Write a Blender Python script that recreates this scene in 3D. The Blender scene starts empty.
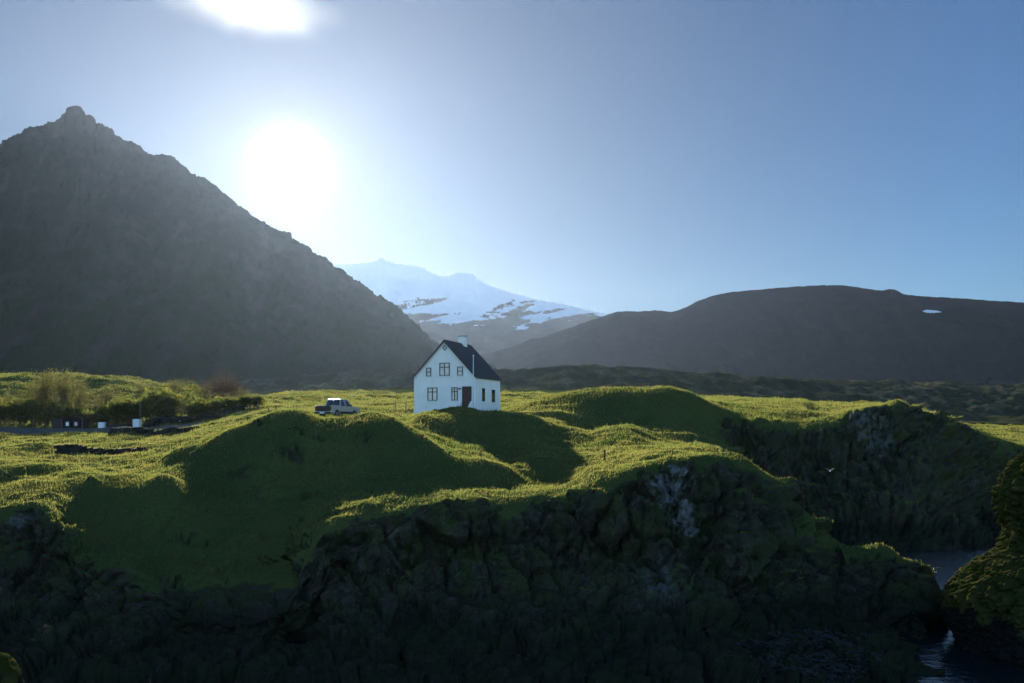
import bpy, math, random
import numpy as np
from mathutils import Vector, Matrix

# ------------------------------------------------------------------ camera, world, sun, exposure
SC = bpy.context.scene
COL = SC.collection
F = 35.0/36.0*1024.0      # focal length in pixels
HV, CU = 425.0, 512.0     # eye level row and centre column of the photograph
R = math.radians
cam = bpy.data.objects.new('camera', bpy.data.cameras.new('camera'))
COL.objects.link(cam)
cam.data.lens = 35.0
cam.data.sensor_width = 36.0
cam.data.shift_y = (HV-341.5)/1024.0
cam.data.clip_start = 0.1
cam.data.clip_end = 60000
cam.location = (0, 0, 0)
cam.rotation_euler = (R(90), 0, 0)
SC.camera = cam

SUN_DIR = Vector(((290-CU)/F, 1.0, (HV-165)/F)).normalized()
SUN_EL = math.asin(SUN_DIR.z)
SUN_AZ = math.atan2(SUN_DIR.x, SUN_DIR.y)      # from +Y towards +X
SUN_STRENGTH = 5.0
EXPOSURE = 1.3
HAZE_DENSITY = 1.35e-5

sun = bpy.data.objects.new('sun', bpy.data.lights.new('sun', 'SUN'))
COL.objects.link(sun)
sun.data.energy = SUN_STRENGTH
sun.data.angle = R(0.53)
sun.data.color = (1.0, 0.92, 0.78)
sun.rotation_euler = SUN_DIR.to_track_quat('Z', 'Y').to_euler()

SC.view_settings.view_transform = 'Standard'
SC.view_settings.look = 'None'
SC.view_settings.gamma = 1.0
SC.view_settings.use_curve_mapping = False
SC.view_settings.exposure = EXPOSURE
SC.render.engine = 'CYCLES'
SC.cycles.use_denoising = True
SC.cycles.max_bounces = 6
SC.cycles.diffuse_bounces = 3
SC.cycles.transmission_bounces = 4
SC.cycles.volume_bounces = 0
SC.cycles.use_adaptive_sampling = True


class NT:
    """small helper to write node trees"""
    def __init__(self, tree):
        self.t = tree
        tree.nodes.clear()

    def n(self, kind, **kw):
        nd = self.t.nodes.new(kind)
        for k, v in kw.items():
            if k.startswith('i_'):
                nd.inputs[k[2:].replace('_', ' ')].default_value = v
            else:
                setattr(nd, k, v)
        return nd

    def l(self, a, b):
        self.t.links.new(a, b)

    def put(self, sock, val):
        if isinstance(val, bpy.types.NodeSocket):
            self.l(val, sock)
        else:
            sock.default_value = val

    def math(self, op, a, b=0.0, clamp=False):
        nd = self.n('ShaderNodeMath', operation=op, use_clamp=clamp)
        self.put(nd.inputs[0], a)
        self.put(nd.inputs[1], b)
        return nd.outputs[0]

    def mix(self, fac, a, b):
        nd = self.n('ShaderNodeMix', data_type='RGBA')
        self.put(nd.inputs[0], fac)
        for i, c in ((6, a), (7, b)):
            if not isinstance(c, bpy.types.NodeSocket) and len(c) == 3:
                c = (*c, 1)
            self.put(nd.inputs[i], c)
        return nd.outputs[2]

    def ramp(self, fac, lo, hi):
        nd = self.n('ShaderNodeMapRange', interpolation_type='SMOOTHSTEP')
        self.put(nd.inputs[0], fac)
        nd.inputs[1].default_value = lo
        nd.inputs[2].default_value = hi
        return nd.outputs[0]

    def noise(self, scale, detail=4.0, rough=0.55, vec=None):
        nd = self.n('ShaderNodeTexNoise')
        nd.inputs['Scale'].default_value = scale
        nd.inputs['Detail'].default_value = detail
        nd.inputs['Roughness'].default_value = rough
        if vec is None:
            vec = self.obj_co()
        self.l(vec, nd.inputs['Vector'])
        return nd.outputs['Fac']

    def voro(self, scale, feature='F1', vec=None):
        nd = self.n('ShaderNodeTexVoronoi', feature=feature)
        nd.inputs['Scale'].default_value = scale
        self.l(vec if vec is not None else self.obj_co(), nd.inputs['Vector'])
        return nd.outputs['Distance']

    def obj_co(self):
        if not hasattr(self, '_co'):
            self._co = self.n('ShaderNodeTexCoord').outputs['Object']
        return self._co

    def attr(self, name):
        return self.n('ShaderNodeAttribute', attribute_name=name).outputs['Fac']


# world: physical sky plus the bright aureole of the low sun
world = bpy.data.worlds.new('World')
SC.world = world
world.use_nodes = True
w = NT(world.node_tree)
sky = w.n('ShaderNodeTexSky', sky_type='NISHITA')
sky.sun_disc = False
sky.sun_elevation = SUN_EL
sky.sun_rotation = SUN_AZ
sky.altitude = 20
sky.air_density = 1.0
sky.dust_density = 0.0
sky.ozone_density = 2.5
bg = w.n('ShaderNodeBackground')
co = w.n('ShaderNodeTexCoord')
dp = w.n('ShaderNodeVectorMath', operation='DOT_PRODUCT')
w.l(co.outputs['Generated'], dp.inputs[0])
dp.inputs[1].default_value = SUN_DIR
# sky bluer than the model, dimmed sunward and boosted opposite as added fill light
tint = w.n('ShaderNodeMix', data_type='RGBA', blend_type='MULTIPLY')
tint.inputs[0].default_value = 1.0
w.l(sky.outputs[0], tint.inputs[6])
cr = w.n('ShaderNodeValToRGB')
cr.color_ramp.elements[0].position = 0.5
cr.color_ramp.elements[0].color = (0.80, 0.94, 1.04, 1)
cr.color_ramp.elements[1].position = 0.97
cr.color_ramp.elements[1].color = (0.49, 0.62, 0.80, 1)
e_ = cr.color_ramp.elements.new(0.80)
e_.color = (0.60, 0.93, 1.30, 1)
w.l(dp.outputs['Value'], cr.inputs[0])
w.l(cr.outputs[0], tint.inputs[7])
w.l(tint.outputs[2], bg.inputs[0])
mr_ = w.n('ShaderNodeMapRange', interpolation_type='SMOOTHSTEP')
w.l(dp.outputs['Value'], mr_.inputs[0])
for i_, v_ in ((1, -0.2), (2, 0.75), (3, 0.105), (4, 0.0250)):
    mr_.inputs[i_].default_value = v_
w.l(mr_.outputs[0], bg.inputs[1])
ang = w.math('ARCCOSINE', w.math('MINIMUM', dp.outputs['Value'], 0.9999999))
core = w.math('MULTIPLY', w.math('EXPONENT', w.math('MULTIPLY', w.math('POWER', w.math('DIVIDE', ang, R(1.5)), 2.0), -1.0)), 0.45)
halo = w.math('MULTIPLY', w.math('EXPONENT', w.math('MULTIPLY', ang, -1.0/R(4.2))), 0.22)
wide = w.math('MULTIPLY', w.math('EXPONENT', w.math('MULTIPLY', ang, -1.0/R(16.0))), 0.05)
bg2 = w.n('ShaderNodeBackground')
bg2.inputs[0].default_value = (1.0, 0.94, 0.88, 1)
w.l(w.math('ADD', w.math('ADD', core, halo), wide), bg2.inputs[1])
add = w.n('ShaderNodeAddShader')
w.l(bg.outputs[0], add.inputs[0])
w.l(bg2.outputs[0], add.inputs[1])
wout = w.n('ShaderNodeOutputWorld')
w.l(add.outputs[0], wout.inputs['Surface'])
world.cycles.sampling_method = 'AUTOMATIC'

# ------------------------------------------------------------------ numeric helpers


def P(u, v, d):
    return Vector(((u-CU)/F*d, d, (HV-v)/F*d))


def Zk(u, z, d):
    return (u, HV-z*F/d, d)


def _hash(ix, iy, iz, seed):
    h = (ix*374761393 + iy*668265263 + iz*2147483647*0 + iz*1274126177 + seed*974634777) & 0xFFFFFFFF
    h = ((h ^ (h >> 13))*1274126177) & 0xFFFFFFFF
    h = ((h ^ (h >> 16))*2246822519) & 0xFFFFFFFF
    h = h ^ (h >> 15)
    return (h & 0xFFFFFF).astype(np.float64)/float(0xFFFFFF)


def vnoise(p, seed=0):
    """value noise in [-1, 1] with quintic fade, p is (N,3)"""
    i = np.floor(p).astype(np.int64)
    f = p-i
    f = f*f*f*(f*(f*6-15)+10)
    r = 0
    for dx in (0, 1):
        wx = f[:, 0] if dx else 1-f[:, 0]
        for dy in (0, 1):
            wy = f[:, 1] if dy else 1-f[:, 1]
            for dz in (0, 1):
                wz = f[:, 2] if dz else 1-f[:, 2]
                r = r+wx*wy*wz*_hash(i[:, 0]+dx, i[:, 1]+dy, i[:, 2]+dz, seed)
    return r*2-1


ROT = np.array([[0.36, 0.48, -0.8], [-0.8, 0.6, 0.0], [0.48, 0.64, 0.6]])


def fbm(p, octs=4, gain=0.5, seed=0, ridged=False):
    a, s, tot = 1.0, 0.0, 0.0
    q = p.copy()
    for o in range(octs):
        nz = vnoise(q, seed+o*17)
        if ridged:
            nz = 1-2*np.abs(nz)
        s = s+a*nz
        tot += a
        a *= gain
        q = (q@ROT.T)*2.03+11.7
    return s/tot


def worley(p, seed=0):
    """F1, F2 distances and id of nearest cell"""
    i = np.floor(p).astype(np.int64)
    f1 = np.full(len(p), 9.0)
    f2 = np.full(len(p), 9.0)
    cid = np.zeros(len(p))
    tilt = np.zeros(len(p))
    for dx in (-1, 0, 1):
        for dy in (-1, 0, 1):
            for dz in (-1, 0, 1):
                c = i+np.array([dx, dy, dz])
                px = c[:, 0]+_hash(c[:, 0], c[:, 1], c[:, 2], seed)
                py = c[:, 1]+_hash(c[:, 0], c[:, 1], c[:, 2], seed+1)
                pz = c[:, 2]+_hash(c[:, 0], c[:, 1], c[:, 2], seed+2)
                d = np.sqrt((p[:, 0]-px)**2+(p[:, 1]-py)**2+(p[:, 2]-pz)**2)
                near = d < f1
                f2 = np.where(near, f1, np.minimum(f2, d))
                cid = np.where(near, _hash(c[:, 0], c[:, 1], c[:, 2], seed+3), cid)
                hx = _hash(c[:, 0], c[:, 1], c[:, 2], seed+5)*2-1
                hy = _hash(c[:, 0], c[:, 1], c[:, 2], seed+6)*2-1
                hz_ = _hash(c[:, 0], c[:, 1], c[:, 2], seed+7)*2-1
                tilt = np.where(near, (p[:, 0]-px)*hx+(p[:, 1]-py)*hy+(p[:, 2]-pz)*hz_, tilt)
                f1 = np.where(near, d, f1)
    worley.tilt = tilt
    return f1, f2, cid


def sstep(a, b, x):
    t = np.clip((x-a)/(b-a), 0, 1)
    return t*t*(3-2*t)


def pchip_slopes(x, y):
    h = np.diff(x, axis=0)
    h = np.maximum(h, 1e-9)
    dl = np.diff(y, axis=0)/h
    m = np.zeros_like(y)
    w1 = 2*h[1:]+h[:-1]
    w2 = h[1:]+2*h[:-1]
    same = dl[1:]*dl[:-1] > 0
    with np.errstate(divide='ignore', invalid='ignore'):
        hm = (w1+w2)/(w1/dl[:-1]+w2/dl[1:])
    m[1:-1] = np.where(same, hm, 0)
    m[0] = dl[0]
    m[-1] = dl[-1]
    return m, h


def pchip_at(x, y, xi):
    x = np.asarray(x, float)[:, None]
    y = np.asarray(y, float)[:, None]
    m, h = pchip_slopes(x, y)
    x, y, m, h = x[:, 0], y[:, 0], m[:, 0], h[:, 0]
    k = np.clip(np.searchsorted(x, xi)-1, 0, len(x)-2)
    t = np.clip((xi-x[k])/h[k], 0, 1)
    return ((1+2*t)*(1-t)**2*y[k]+t*(1-t)**2*h[k]*m[k]+t*t*(3-2*t)*y[k+1]+t*t*(t-1)*h[k]*m[k+1])


def loft(strands, rows, us):
    """surface through strands; each strand is a list of (u, v, d).  Returns X, Y, Z grids (rows, cols)"""
    D, Zz = [], []
    for st in strands:
        st = sorted(st, key=lambda k: k[0])
        ku = [k[0] for k in st]
        d = pchip_at(ku, [k[2] for k in st], us)
        v = pchip_at(ku, [k[1] for k in st], us)
        D.append(d)
        Zz.append((HV-v)/F*d)
    D = np.array(D)
    Zz = np.array(Zz)
    for k in range(1, len(D)):
        D[k] = np.maximum(D[k], D[k-1]+0.25)
    s = np.concatenate([np.zeros((1, len(us))), np.cumsum(np.sqrt(np.diff(D, axis=0)**2+np.diff(Zz, axis=0)**2)+1e-6, axis=0)])
    md, h = pchip_slopes(s, D)
    mz, _ = pchip_slopes(s, Zz)
    outd, outz = [], []
    for k in range(len(strands)-1):
        nr = rows[k]
        ts = np.arange(nr)/nr
        if k == len(strands)-2:
            ts = np.append(ts, 1.0)
        for t in ts:
            a, b, c, e = (1+2*t)*(1-t)**2, t*(1-t)**2, t*t*(3-2*t), t*t*(t-1)
            outd.append(a*D[k]+b*h[k]*md[k]+c*D[k+1]+e*h[k]*md[k+1])
            outz.append(a*Zz[k]+b*h[k]*mz[k]+c*Zz[k+1]+e*h[k]*mz[k+1])
    Y = np.array(outd)
    Z = np.array(outz)
    X = (us[None, :]-CU)/F*Y
    return X, Y, Z


def grid_normals(V):
    a = np.gradient(V, axis=1)
    b = np.gradient(V, axis=0)
    n = np.cross(a, b)
    n /= np.maximum(np.linalg.norm(n, axis=2, keepdims=True), 1e-9)
    return n


def mesh_np(name, V, Q, mat, attrs=None, smooth=True, parent=None):
    me = bpy.data.meshes.new(name)
    nv, nf, k = len(V), len(Q), Q.shape[1]
    me.vertices.add(nv)
    me.vertices.foreach_set('co', np.ascontiguousarray(V, dtype=np.float32).ravel())
    me.loops.add(nf*k)
    me.loops.foreach_set('vertex_index', np.ascontiguousarray(Q, dtype=np.int32).ravel())
    me.polygons.add(nf)
    me.polygons.foreach_set('loop_start', np.arange(0, nf*k, k, dtype=np.int32))
    me.polygons.foreach_set('loop_total', np.full(nf, k, dtype=np.int32))
    me.polygons.foreach_set('use_smooth', np.full(nf, smooth, dtype=bool))
    me.update(calc_edges=True)
    for an, av in (attrs or {}).items():
        at = me.attributes.new(an, 'FLOAT', 'POINT')
        at.data.foreach_set('value', np.ascontiguousarray(av, dtype=np.float32).ravel())
    me.materials.append(mat)
    o = bpy.data.objects.new(name, me)
    COL.objects.link(o)
    if parent is not None:
        o.parent = parent
    return o


def grid_quads(nr, nc):
    i = np.arange(nr*nc).reshape(nr, nc)
    return np.stack([i[:-1, :-1], i[:-1, 1:], i[1:, 1:], i[1:, :-1]], axis=-1).reshape(-1, 4)


def tag(o, label=None, cat=None, group=None, kind=None):
    if label:
        o['label'] = label
    if cat:
        o['category'] = cat
    if group:
        o['group'] = group
    if kind:
        o['kind'] = kind
    return o


def empty(name, loc, rz=0.0):
    o = bpy.data.objects.new(name, None)
    COL.objects.link(o)
    o.location = loc
    o.rotation_euler = (0, 0, rz)
    o.empty_display_size = 0.3
    return o


def copy_tree(o, parent=None):
    c = o.copy()
    COL.objects.link(c)
    c.parent = parent
    for ch in o.children:
        copy_tree(ch, c)
    return c


class MB:
    """collects simple shapes into one mesh"""
    def __init__(self):
        self.v, self.f = [], []

    def poly(self, verts, faces):
        b = len(self.v)
        self.v += [tuple(p) for p in verts]
        self.f += [tuple(b+i for i in f) for f in faces]
        return self

    def box(self, x0, x1, y0, y1, z0, z1):
        v = [(x, y, z) for z in (z0, z1) for y in (y0, y1) for x in (x0, x1)]
        return self.poly(v, [(0, 2, 3, 1), (4, 5, 7, 6), (0, 1, 5, 4), (2, 6, 7, 3), (0, 4, 6, 2), (1, 3, 7, 5)])

    def tube(self, pts, radii, n=8, cap=True):
        b = len(self.v)
        pts = [Vector(p) for p in pts]
        if not isinstance(radii, (list, tuple)):
            radii = [radii]*len(pts)
        for i, p in enumerate(pts):
            t = (pts[min(i+1, len(pts)-1)]-pts[max(i-1, 0)]).normalized()
            a = t.orthogonal().normalized()
            c = t.cross(a)
            for k in range(n):
                an = 2*math.pi*k/n
                self.v.append(tuple(p+(a*math.cos(an)+c*math.sin(an))*radii[i]))
        for i in range(len(pts)-1):
            for k in range(n):
                k2 = (k+1) % n
                self.f.append((b+i*n+k, b+i*n+k2, b+(i+1)*n+k2, b+(i+1)*n+k))
        if cap:
            self.f.append(tuple(b+k for k in range(n))[::-1])
            self.f.append(tuple(b+(len(pts)-1)*n+k for k in range(n)))
        return self

    def prism(self, prof, y0, y1, axes='xz'):
        """extrude a closed profile; axes 'xz' extrudes along y, 'yz' along x"""
        n = len(prof)
        if axes == 'xz':
            v = [(a, y0, b) for a, b in prof]+[(a, y1, b) for a, b in prof]
        else:
            v = [(y0, a, b) for a, b in prof]+[(y1, a, b) for a, b in prof]
        f = [tuple(range(n)), tuple(range(2*n-1, n-1, -1))]
        f += [(i, i+n, (i+1) % n+n, (i+1) % n) for i in range(n)]
        return self.poly(v, f)

    def build(self, name, mat, parent=None, bevel=0.0, smooth=False):
        import bmesh
        me = bpy.data.meshes.new(name)
        me.from_pydata(self.v, [], self.f)
        bm = bmesh.new()
        bm.from_mesh(me)
        bmesh.ops.recalc_face_normals(bm, faces=bm.faces)
        if bevel > 0:
            bmesh.ops.bevel(bm, geom=list(bm.edges), offset=bevel, segments=2, profile=0.6, affect='EDGES', clamp_overlap=True)
        bm.to_mesh(me)
        bm.free()
        if smooth:
            me.polygons.foreach_set('use_smooth', [True]*len(me.polygons))
        me.materials.append(mat)
        o = bpy.data.objects.new(name, me)
        COL.objects.link(o)
        if parent is not None:
            o.parent = parent
        return o


# ------------------------------------------------------------------ materials
def material(name):
    m = bpy.data.materials.new(name)
    m.use_nodes = True
    return m, NT(m.node_tree)


def simple(name, col, rough=0.7, metal=0.0, var=0.15, scale=3.0, bump=0.0, spec=0.4):
    m, t = material(name)
    p = t.n('ShaderNodeBsdfPrincipled')
    nz = t.noise(scale, 5)
    dark = tuple(c*(1-var) for c in col)
    lite = tuple(min(1, c*(1+var)) for c in col)
    t.l(t.mix(t.ramp(nz, 0.3, 0.7), dark, lite), p.inputs['Base Color'])
    p.inputs['Roughness'].default_value = rough
    p.inputs['Metallic'].default_value = metal
    p.inputs['Specular IOR Level'].default_value = spec
    if bump:
        b = t.n('ShaderNodeBump')
        b.inputs['Strength'].default_value = bump
        b.inputs['Distance'].default_value = 0.02
        t.l(t.noise(scale*6, 4), b.inputs['Height'])
        t.l(b.outputs[0], p.inputs['Normal'])
    o = t.n('ShaderNodeOutputMaterial')
    t.l(p.outputs[0], o.inputs['Surface'])
    return m


def leafy(name, c1, c2, c3, transl=0.5, scale=0.25):
    """thin leaves or blades: diffuse plus light passing through"""
    m, t = material(name)
    g = t.n('ShaderNodeNewGeometry')
    rnd = g.outputs['Random Per Island']
    col = t.mix(t.ramp(t.noise(scale, 4), 0.35, 0.65), c1, c2)
    col = t.mix(t.math('MULTIPLY', t.ramp(t.noise(scale*3.5, 6, 0.7), 0.46, 0.66), 0.85), col, tuple(0.35*a+0.45*b for a, b in zip(c1, (c3[0]*0.9, c3[1]*0.75, c3[2]*0.8))))
    col = t.mix(t.math('MULTIPLY', t.math('POWER', rnd, 3.0), 0.8), col, c3)
    d = t.n('ShaderNodeBsdfDiffuse')
    tr = t.n('ShaderNodeBsdfTranslucent')
    t.l(col, d.inputs[0])
    warm = t.n('ShaderNodeMix', data_type='RGBA', blend_type='MULTIPLY')
    warm.inputs[0].default_value = 1.0
    t.l(col, warm.inputs[6])
    warm.inputs[7].default_value = (2.1, 1.88, 0.95, 1)
    t.l(warm.outputs[2], tr.inputs[0])
    mx = t.n('ShaderNodeMixShader')
    mx.inputs[0].default_value = transl
    t.l(d.outputs[0], mx.inputs[1])
    t.l(tr.outputs[0], mx.inputs[2])
    o = t.n('ShaderNodeOutputMaterial')
    t.l(mx.outputs[0], o.inputs['Surface'])
    return m


def ground_mat():
    m, t = material('turf_and_rock')
    rock = t.attr('rock')
    pale = t.attr('pale')
    n1 = t.noise(0.12, 5)
    n2 = t.noise(1.3, 6, 0.65)
    n3 = t.noise(6.0, 5, 0.7)
    turf = t.mix(t.ramp(n1, 0.35, 0.65), (0.046, 0.074, 0.024), (0.080, 0.096, 0.030))
    turf = t.mix(t.math('MULTIPLY', t.ramp(n2, 0.5, 0.75), 0.7), turf, (0.075, 0.066, 0.028))
    basalt = t.mix(t.ramp(n2, 0.3, 0.7), (0.020, 0.018, 0.012), (0.066, 0.060, 0.044))
    basalt = t.mix(t.math('MULTIPLY', t.ramp(n3, 0.52, 0.72), 0.6), basalt, (0.12, 0.115, 0.095))
    moss = t.math('MULTIPLY', t.ramp(t.noise(0.55, 6, 0.7), 0.44, 0.58), 0.85)
    basalt = t.mix(moss, basalt, (0.042, 0.052, 0.020))
    basalt = t.mix(t.math('MULTIPLY', pale, t.ramp(t.math('ADD', t.math('MULTIPLY', n2, 0.75), t.math('MULTIPLY', n3, 0.25)), 0.42, 0.56)), basalt, (0.25, 0.26, 0.265))
    fleck = t.math('MULTIPLY', t.ramp(t.noise(3.1, 6, 0.75), 0.60, 0.68), 0.55)
    basalt = t.mix(fleck, basalt, (0.16, 0.16, 0.145))
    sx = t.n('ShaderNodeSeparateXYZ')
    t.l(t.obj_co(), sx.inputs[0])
    foot_shade = t.ramp(t.math('ADD', t.math('MULTIPLY', sx.outputs[2], -1.0), t.math('MULTIPLY', n2, 1.2)), 8.9, 9.9)
    basalt = t.mix(t.math('MULTIPLY', foot_shade, 0.6), basalt, (0.016, 0.018, 0.012))  # rock colour darkened towards the sea, standing in for shade at the cliff foot
    edge = t.ramp(t.math('ADD', rock, t.math('MULTIPLY', t.math('SUBTRACT', n2, 0.5), 0.9)), 0.4, 0.6)
    col = t.mix(edge, turf, basalt)
    p = t.n('ShaderNodeBsdfDiffuse')
    t.l(col, p.inputs['Color'])
    b = t.n('ShaderNodeBump')
    b.inputs['Strength'].default_value = 0.9
    b.inputs['Distance'].default_value = 0.12
    t.l(t.math('ADD', n3, t.math('MULTIPLY', t.voro(2.6), 0.5)), b.inputs['Height'])
    t.l(b.outputs[0], p.inputs['Normal'])
    o = t.n('ShaderNodeOutputMaterial')
    t.l(p.outputs[0], o.inputs['Surface'])
    return m


def hill_mat(name, low, mid, high, scale, snow=False):
    m, t = material(name)
    n1 = t.noise(scale, 7, 0.6)
    n2 = t.noise(scale*7, 6, 0.65)
    el = t.attr('elev')
    col = t.mix(t.ramp(t.math('ADD', el, t.math('MULTIPLY', t.math('SUBTRACT', n1, 0.5), 0.6)), 0.15, 0.7), low, mid)
    mp = t.n('ShaderNodeMapping')
    mp.inputs['Scale'].default_value = (1.0, 0.14, 0.14)
    t.l(t.obj_co(), mp.inputs[0])
    streak = t.noise(scale*5, 6, 0.7, mp.outputs[0])
    col = t.mix(t.ramp(t.math('ADD', t.math('MULTIPLY', n2, 0.5), t.math('MULTIPLY', streak, 0.5)), 0.46, 0.62), col, high)
    if snow:
        sn = t.attr('snow')
        fac = t.ramp(t.math('ADD', sn, t.math('MULTIPLY', t.math('SUBTRACT', n2, 0.5), 0.55)), 0.46, 0.54)
        col = t.mix(fac, col, (0.80, 0.84, 0.90))
    p = t.n('ShaderNodeBsdfDiffuse')
    t.l(col, p.inputs['Color'])
    o = t.n('ShaderNodeOutputMaterial')
    t.l(p.outputs[0], o.inputs['Surface'])
    return m


M = {}
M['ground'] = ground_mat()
M['blade'] = leafy('grass_blade', (0.058, 0.100, 0.036), (0.100, 0.122, 0.050), (0.19, 0.175, 0.10), 0.55, 0.14)
M['leaf'] = leafy('shrub_leaf', (0.045, 0.075, 0.024), (0.075, 0.095, 0.030), (0.15, 0.15, 0.07), 0.6, 0.6)
M['pale_leaf'] = leafy('pale_leaf', (0.060, 0.080, 0.036), (0.085, 0.095, 0.045), (0.13, 0.12, 0.07), 0.5, 0.6)
M['red_leaf'] = leafy('reddish_twig', (0.055, 0.040, 0.032), (0.066, 0.048, 0.036), (0.09, 0.07, 0.05), 0.3, 0.6)
M['bark'] = simple('bark', (0.075, 0.062, 0.048), 0.9, var=0.3, scale=8)
M['mountain_dark'] = hill_mat('dark_mountain', (0.022, 0.033, 0.017), (0.022, 0.024, 0.020), (0.034, 0.034, 0.030), 0.006, snow=True)
M['mountain_right'] = hill_mat('right_mountain', (0.012, 0.016, 0.018), (0.012, 0.015, 0.020), (0.018, 0.020, 0.023), 0.0042, snow=True)
M['glacier'] = hill_mat('snow_mountain', (0.040, 0.042, 0.034), (0.046, 0.045, 0.042), (0.06, 0.058, 0.052), 0.0018, snow=True)
M['lava'] = hill_mat('lava_field', (0.030, 0.036, 0.020), (0.026, 0.026, 0.022), (0.075, 0.080, 0.060), 0.02)

# ------------------------------------------------------------------ the near land, lofted through its ridges, rims and hollows
SEA = -10.5
us = np.arange(-340, 1372, 1.3)


def low(*ks):
    return [Zk(u, -12.0, d) for u, d in ks]


S = []
# gorge floor in front of the cliff
S.append([Zk(-340, -11.0, 30), Zk(900, -11.0, 30), Zk(1000, -12.5, 30), Zk(1372, -12.5, 30)])
# toe of the promontory
S.append([Zk(-340, -10.2, 37), Zk(300, -10.2, 37), Zk(600, -10.2, 37), Zk(720, -10.2, 38), Zk(760, -10.3, 39), Zk(850, -10.4, 40),
          Zk(900, -10.25, 39), Zk(920, -10.3, 40), Zk(934, -12, 48), Zk(1372, -12, 48)])
# lower part of the faces
S.append([(-340, 600, 49), (0, 590, 49), (60, 600, 48.5), (110, 600, 48), (200, 640, 46.5), (300, 640, 47), (330, 590, 49.2), (400, 590, 50),
          (500, 590, 50.5), (600, 580, 51.5), (680, 575, 51.5), (730, 590, 51), (770, 628, 49), (830, 618, 50), (880, 612, 50.6), (905, 632, 50.5),
          (924, 660, 46)]+low((938, 51), (1372, 51)))
# rim
S.append([(-340, 520, 56), (-100, 510, 56), (0, 506, 54), (17, 500, 54), (45, 499, 54), (62, 520, 53), (76, 555, 51.2), (105, 556, 51), (130, 562, 50.5),
          (160, 590, 49), (200, 615, 48), (250, 618, 47.7), (288, 600, 48), (303, 560, 50), (312, 541, 51), (330, 524, 52), (345, 517, 52.5), (400, 511, 53.5),
          (450, 504, 54.5), (500, 503, 55), (540, 500, 56), (565, 496, 56), (590, 484, 56), (620, 470, 56), (650, 462, 56), (690, 459, 56), (735, 457, 56.5),
          (755, 466, 57), (775, 480, 57.5), (790, 502, 57.5), (815, 520, 57), (825, 536, 56.5), (850, 548, 55.5), (878, 548, 55), (899, 560, 54.5),
          (918, 589, 54), (930, 632, 53.5)]+low((942, 53.5), (1372, 53.5)))
# just behind the rim
S.append([(-340, 500, 60), (-100, 500, 60), (0, 499, 57), (17, 496, 57), (50, 494, 57), (76, 520, 56), (105, 545, 55), (160, 552, 54), (200, 556, 54), (250, 560, 54),
          (288, 550, 55), (312, 522, 55.5), (345, 508, 56.5), (400, 502, 57.5), (450, 496, 58.5), (500, 495, 59), (540, 493, 60), (565, 488, 60), (590, 474, 60),
          (620, 463, 60), (650, 457, 60), (690, 455, 60.5), (735, 458, 60.5), (755, 470, 61), (775, 496, 61), (790, 525, 61)]+[Zk(815, -8.5, 61), Zk(835, -11, 61)]+low((860, 60), (1372, 60)))
# shoulder / foot of the first mounds
S.append([(-340, 490, 63), (-100, 488, 63), (0, 487, 62), (17, 486, 62), (60, 487.5, 62), (105, 485, 62), (160, 481, 62.5), (200, 500, 62.5), (250, 512, 62.5), (288, 508, 62.5),
          (345, 500, 63), (400, 492, 64), (450, 488, 63), (500, 490, 63.5), (540, 489.5, 64), (565, 485, 64), (590, 472, 64), (620, 463, 64.5), (650, 457, 64), (690, 455, 64),
          (735, 463, 64), (755, 485, 64), (775, 530, 64)]+[Zk(790, -9.5, 64), Zk(815, -11.5, 64)]+low((840, 64), (1372, 64)))
# first row of crests
S.append([(-340, 472, 72), (0, 470, 72), (60, 470, 72), (110, 471, 72), (140, 470, 72), (165, 466, 72), (200, 449, 73), (235, 428, 74), (262, 416.5, 75), (285, 413.5, 75), (310, 416, 75.5),
          (335, 420.5, 76), (370, 417, 76), (395, 424, 75), (420, 437, 74), (440, 455, 71.5), (455, 469, 69), (480, 466, 69), (503, 472, 68), (522, 484, 67.5),
          (538, 488, 67.5), (565, 480, 69), (590, 470, 69), (620, 461, 69), (650, 455, 69), (690, 453, 69), (735, 470, 68)]+[Zk(760, -8, 68), Zk(785, -11.5, 68)]+low((820, 68), (1372, 68)))
# hollow behind, second hummock
S.append([(-340, 460, 81), (0, 460, 81), (100, 461, 81), (165, 458, 81), (200, 448, 81), (235, 436, 82), (262, 426, 83), (310, 424, 83), (370, 425, 83), (400, 432, 82), (425, 441, 79.5), (440, 449, 78),
          (455, 456, 76.5), (480, 458, 76), (508, 465, 75), (531, 459, 75), (551, 458, 75), (566, 469, 74.5), (590, 463, 75), (620, 455, 75.5), (650, 450, 76), (665, 446, 76), (690, 441.5, 76),
          (718, 446, 76), (738, 480, 75)]+[Zk(760, -9.5, 75), Zk(785, -12, 75)]+low((820, 75), (1372, 75)))
# hollow at the foot of the mound before the house
S.append([(-340, 453, 92), (0, 453, 92), (100, 453, 92), (165, 449, 91), (235, 434, 90), (262, 423, 90), (310, 418.5, 92), (335, 418, 92), (370, 419.5, 92), (405, 430, 89), (430, 440, 87), (450, 446, 86), (470, 450, 85), (500, 453, 84.5),
          (540, 453, 84), (566, 457, 84), (590, 454, 84.5), (620, 450, 85), (650, 449, 86), (690, 450, 86), (715, 458, 85)]+[Zk(738, -6.5, 82), Zk(765, -10.5, 80), Zk(800, -12, 79)]+low((830, 79), (1372, 79)))
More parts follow.
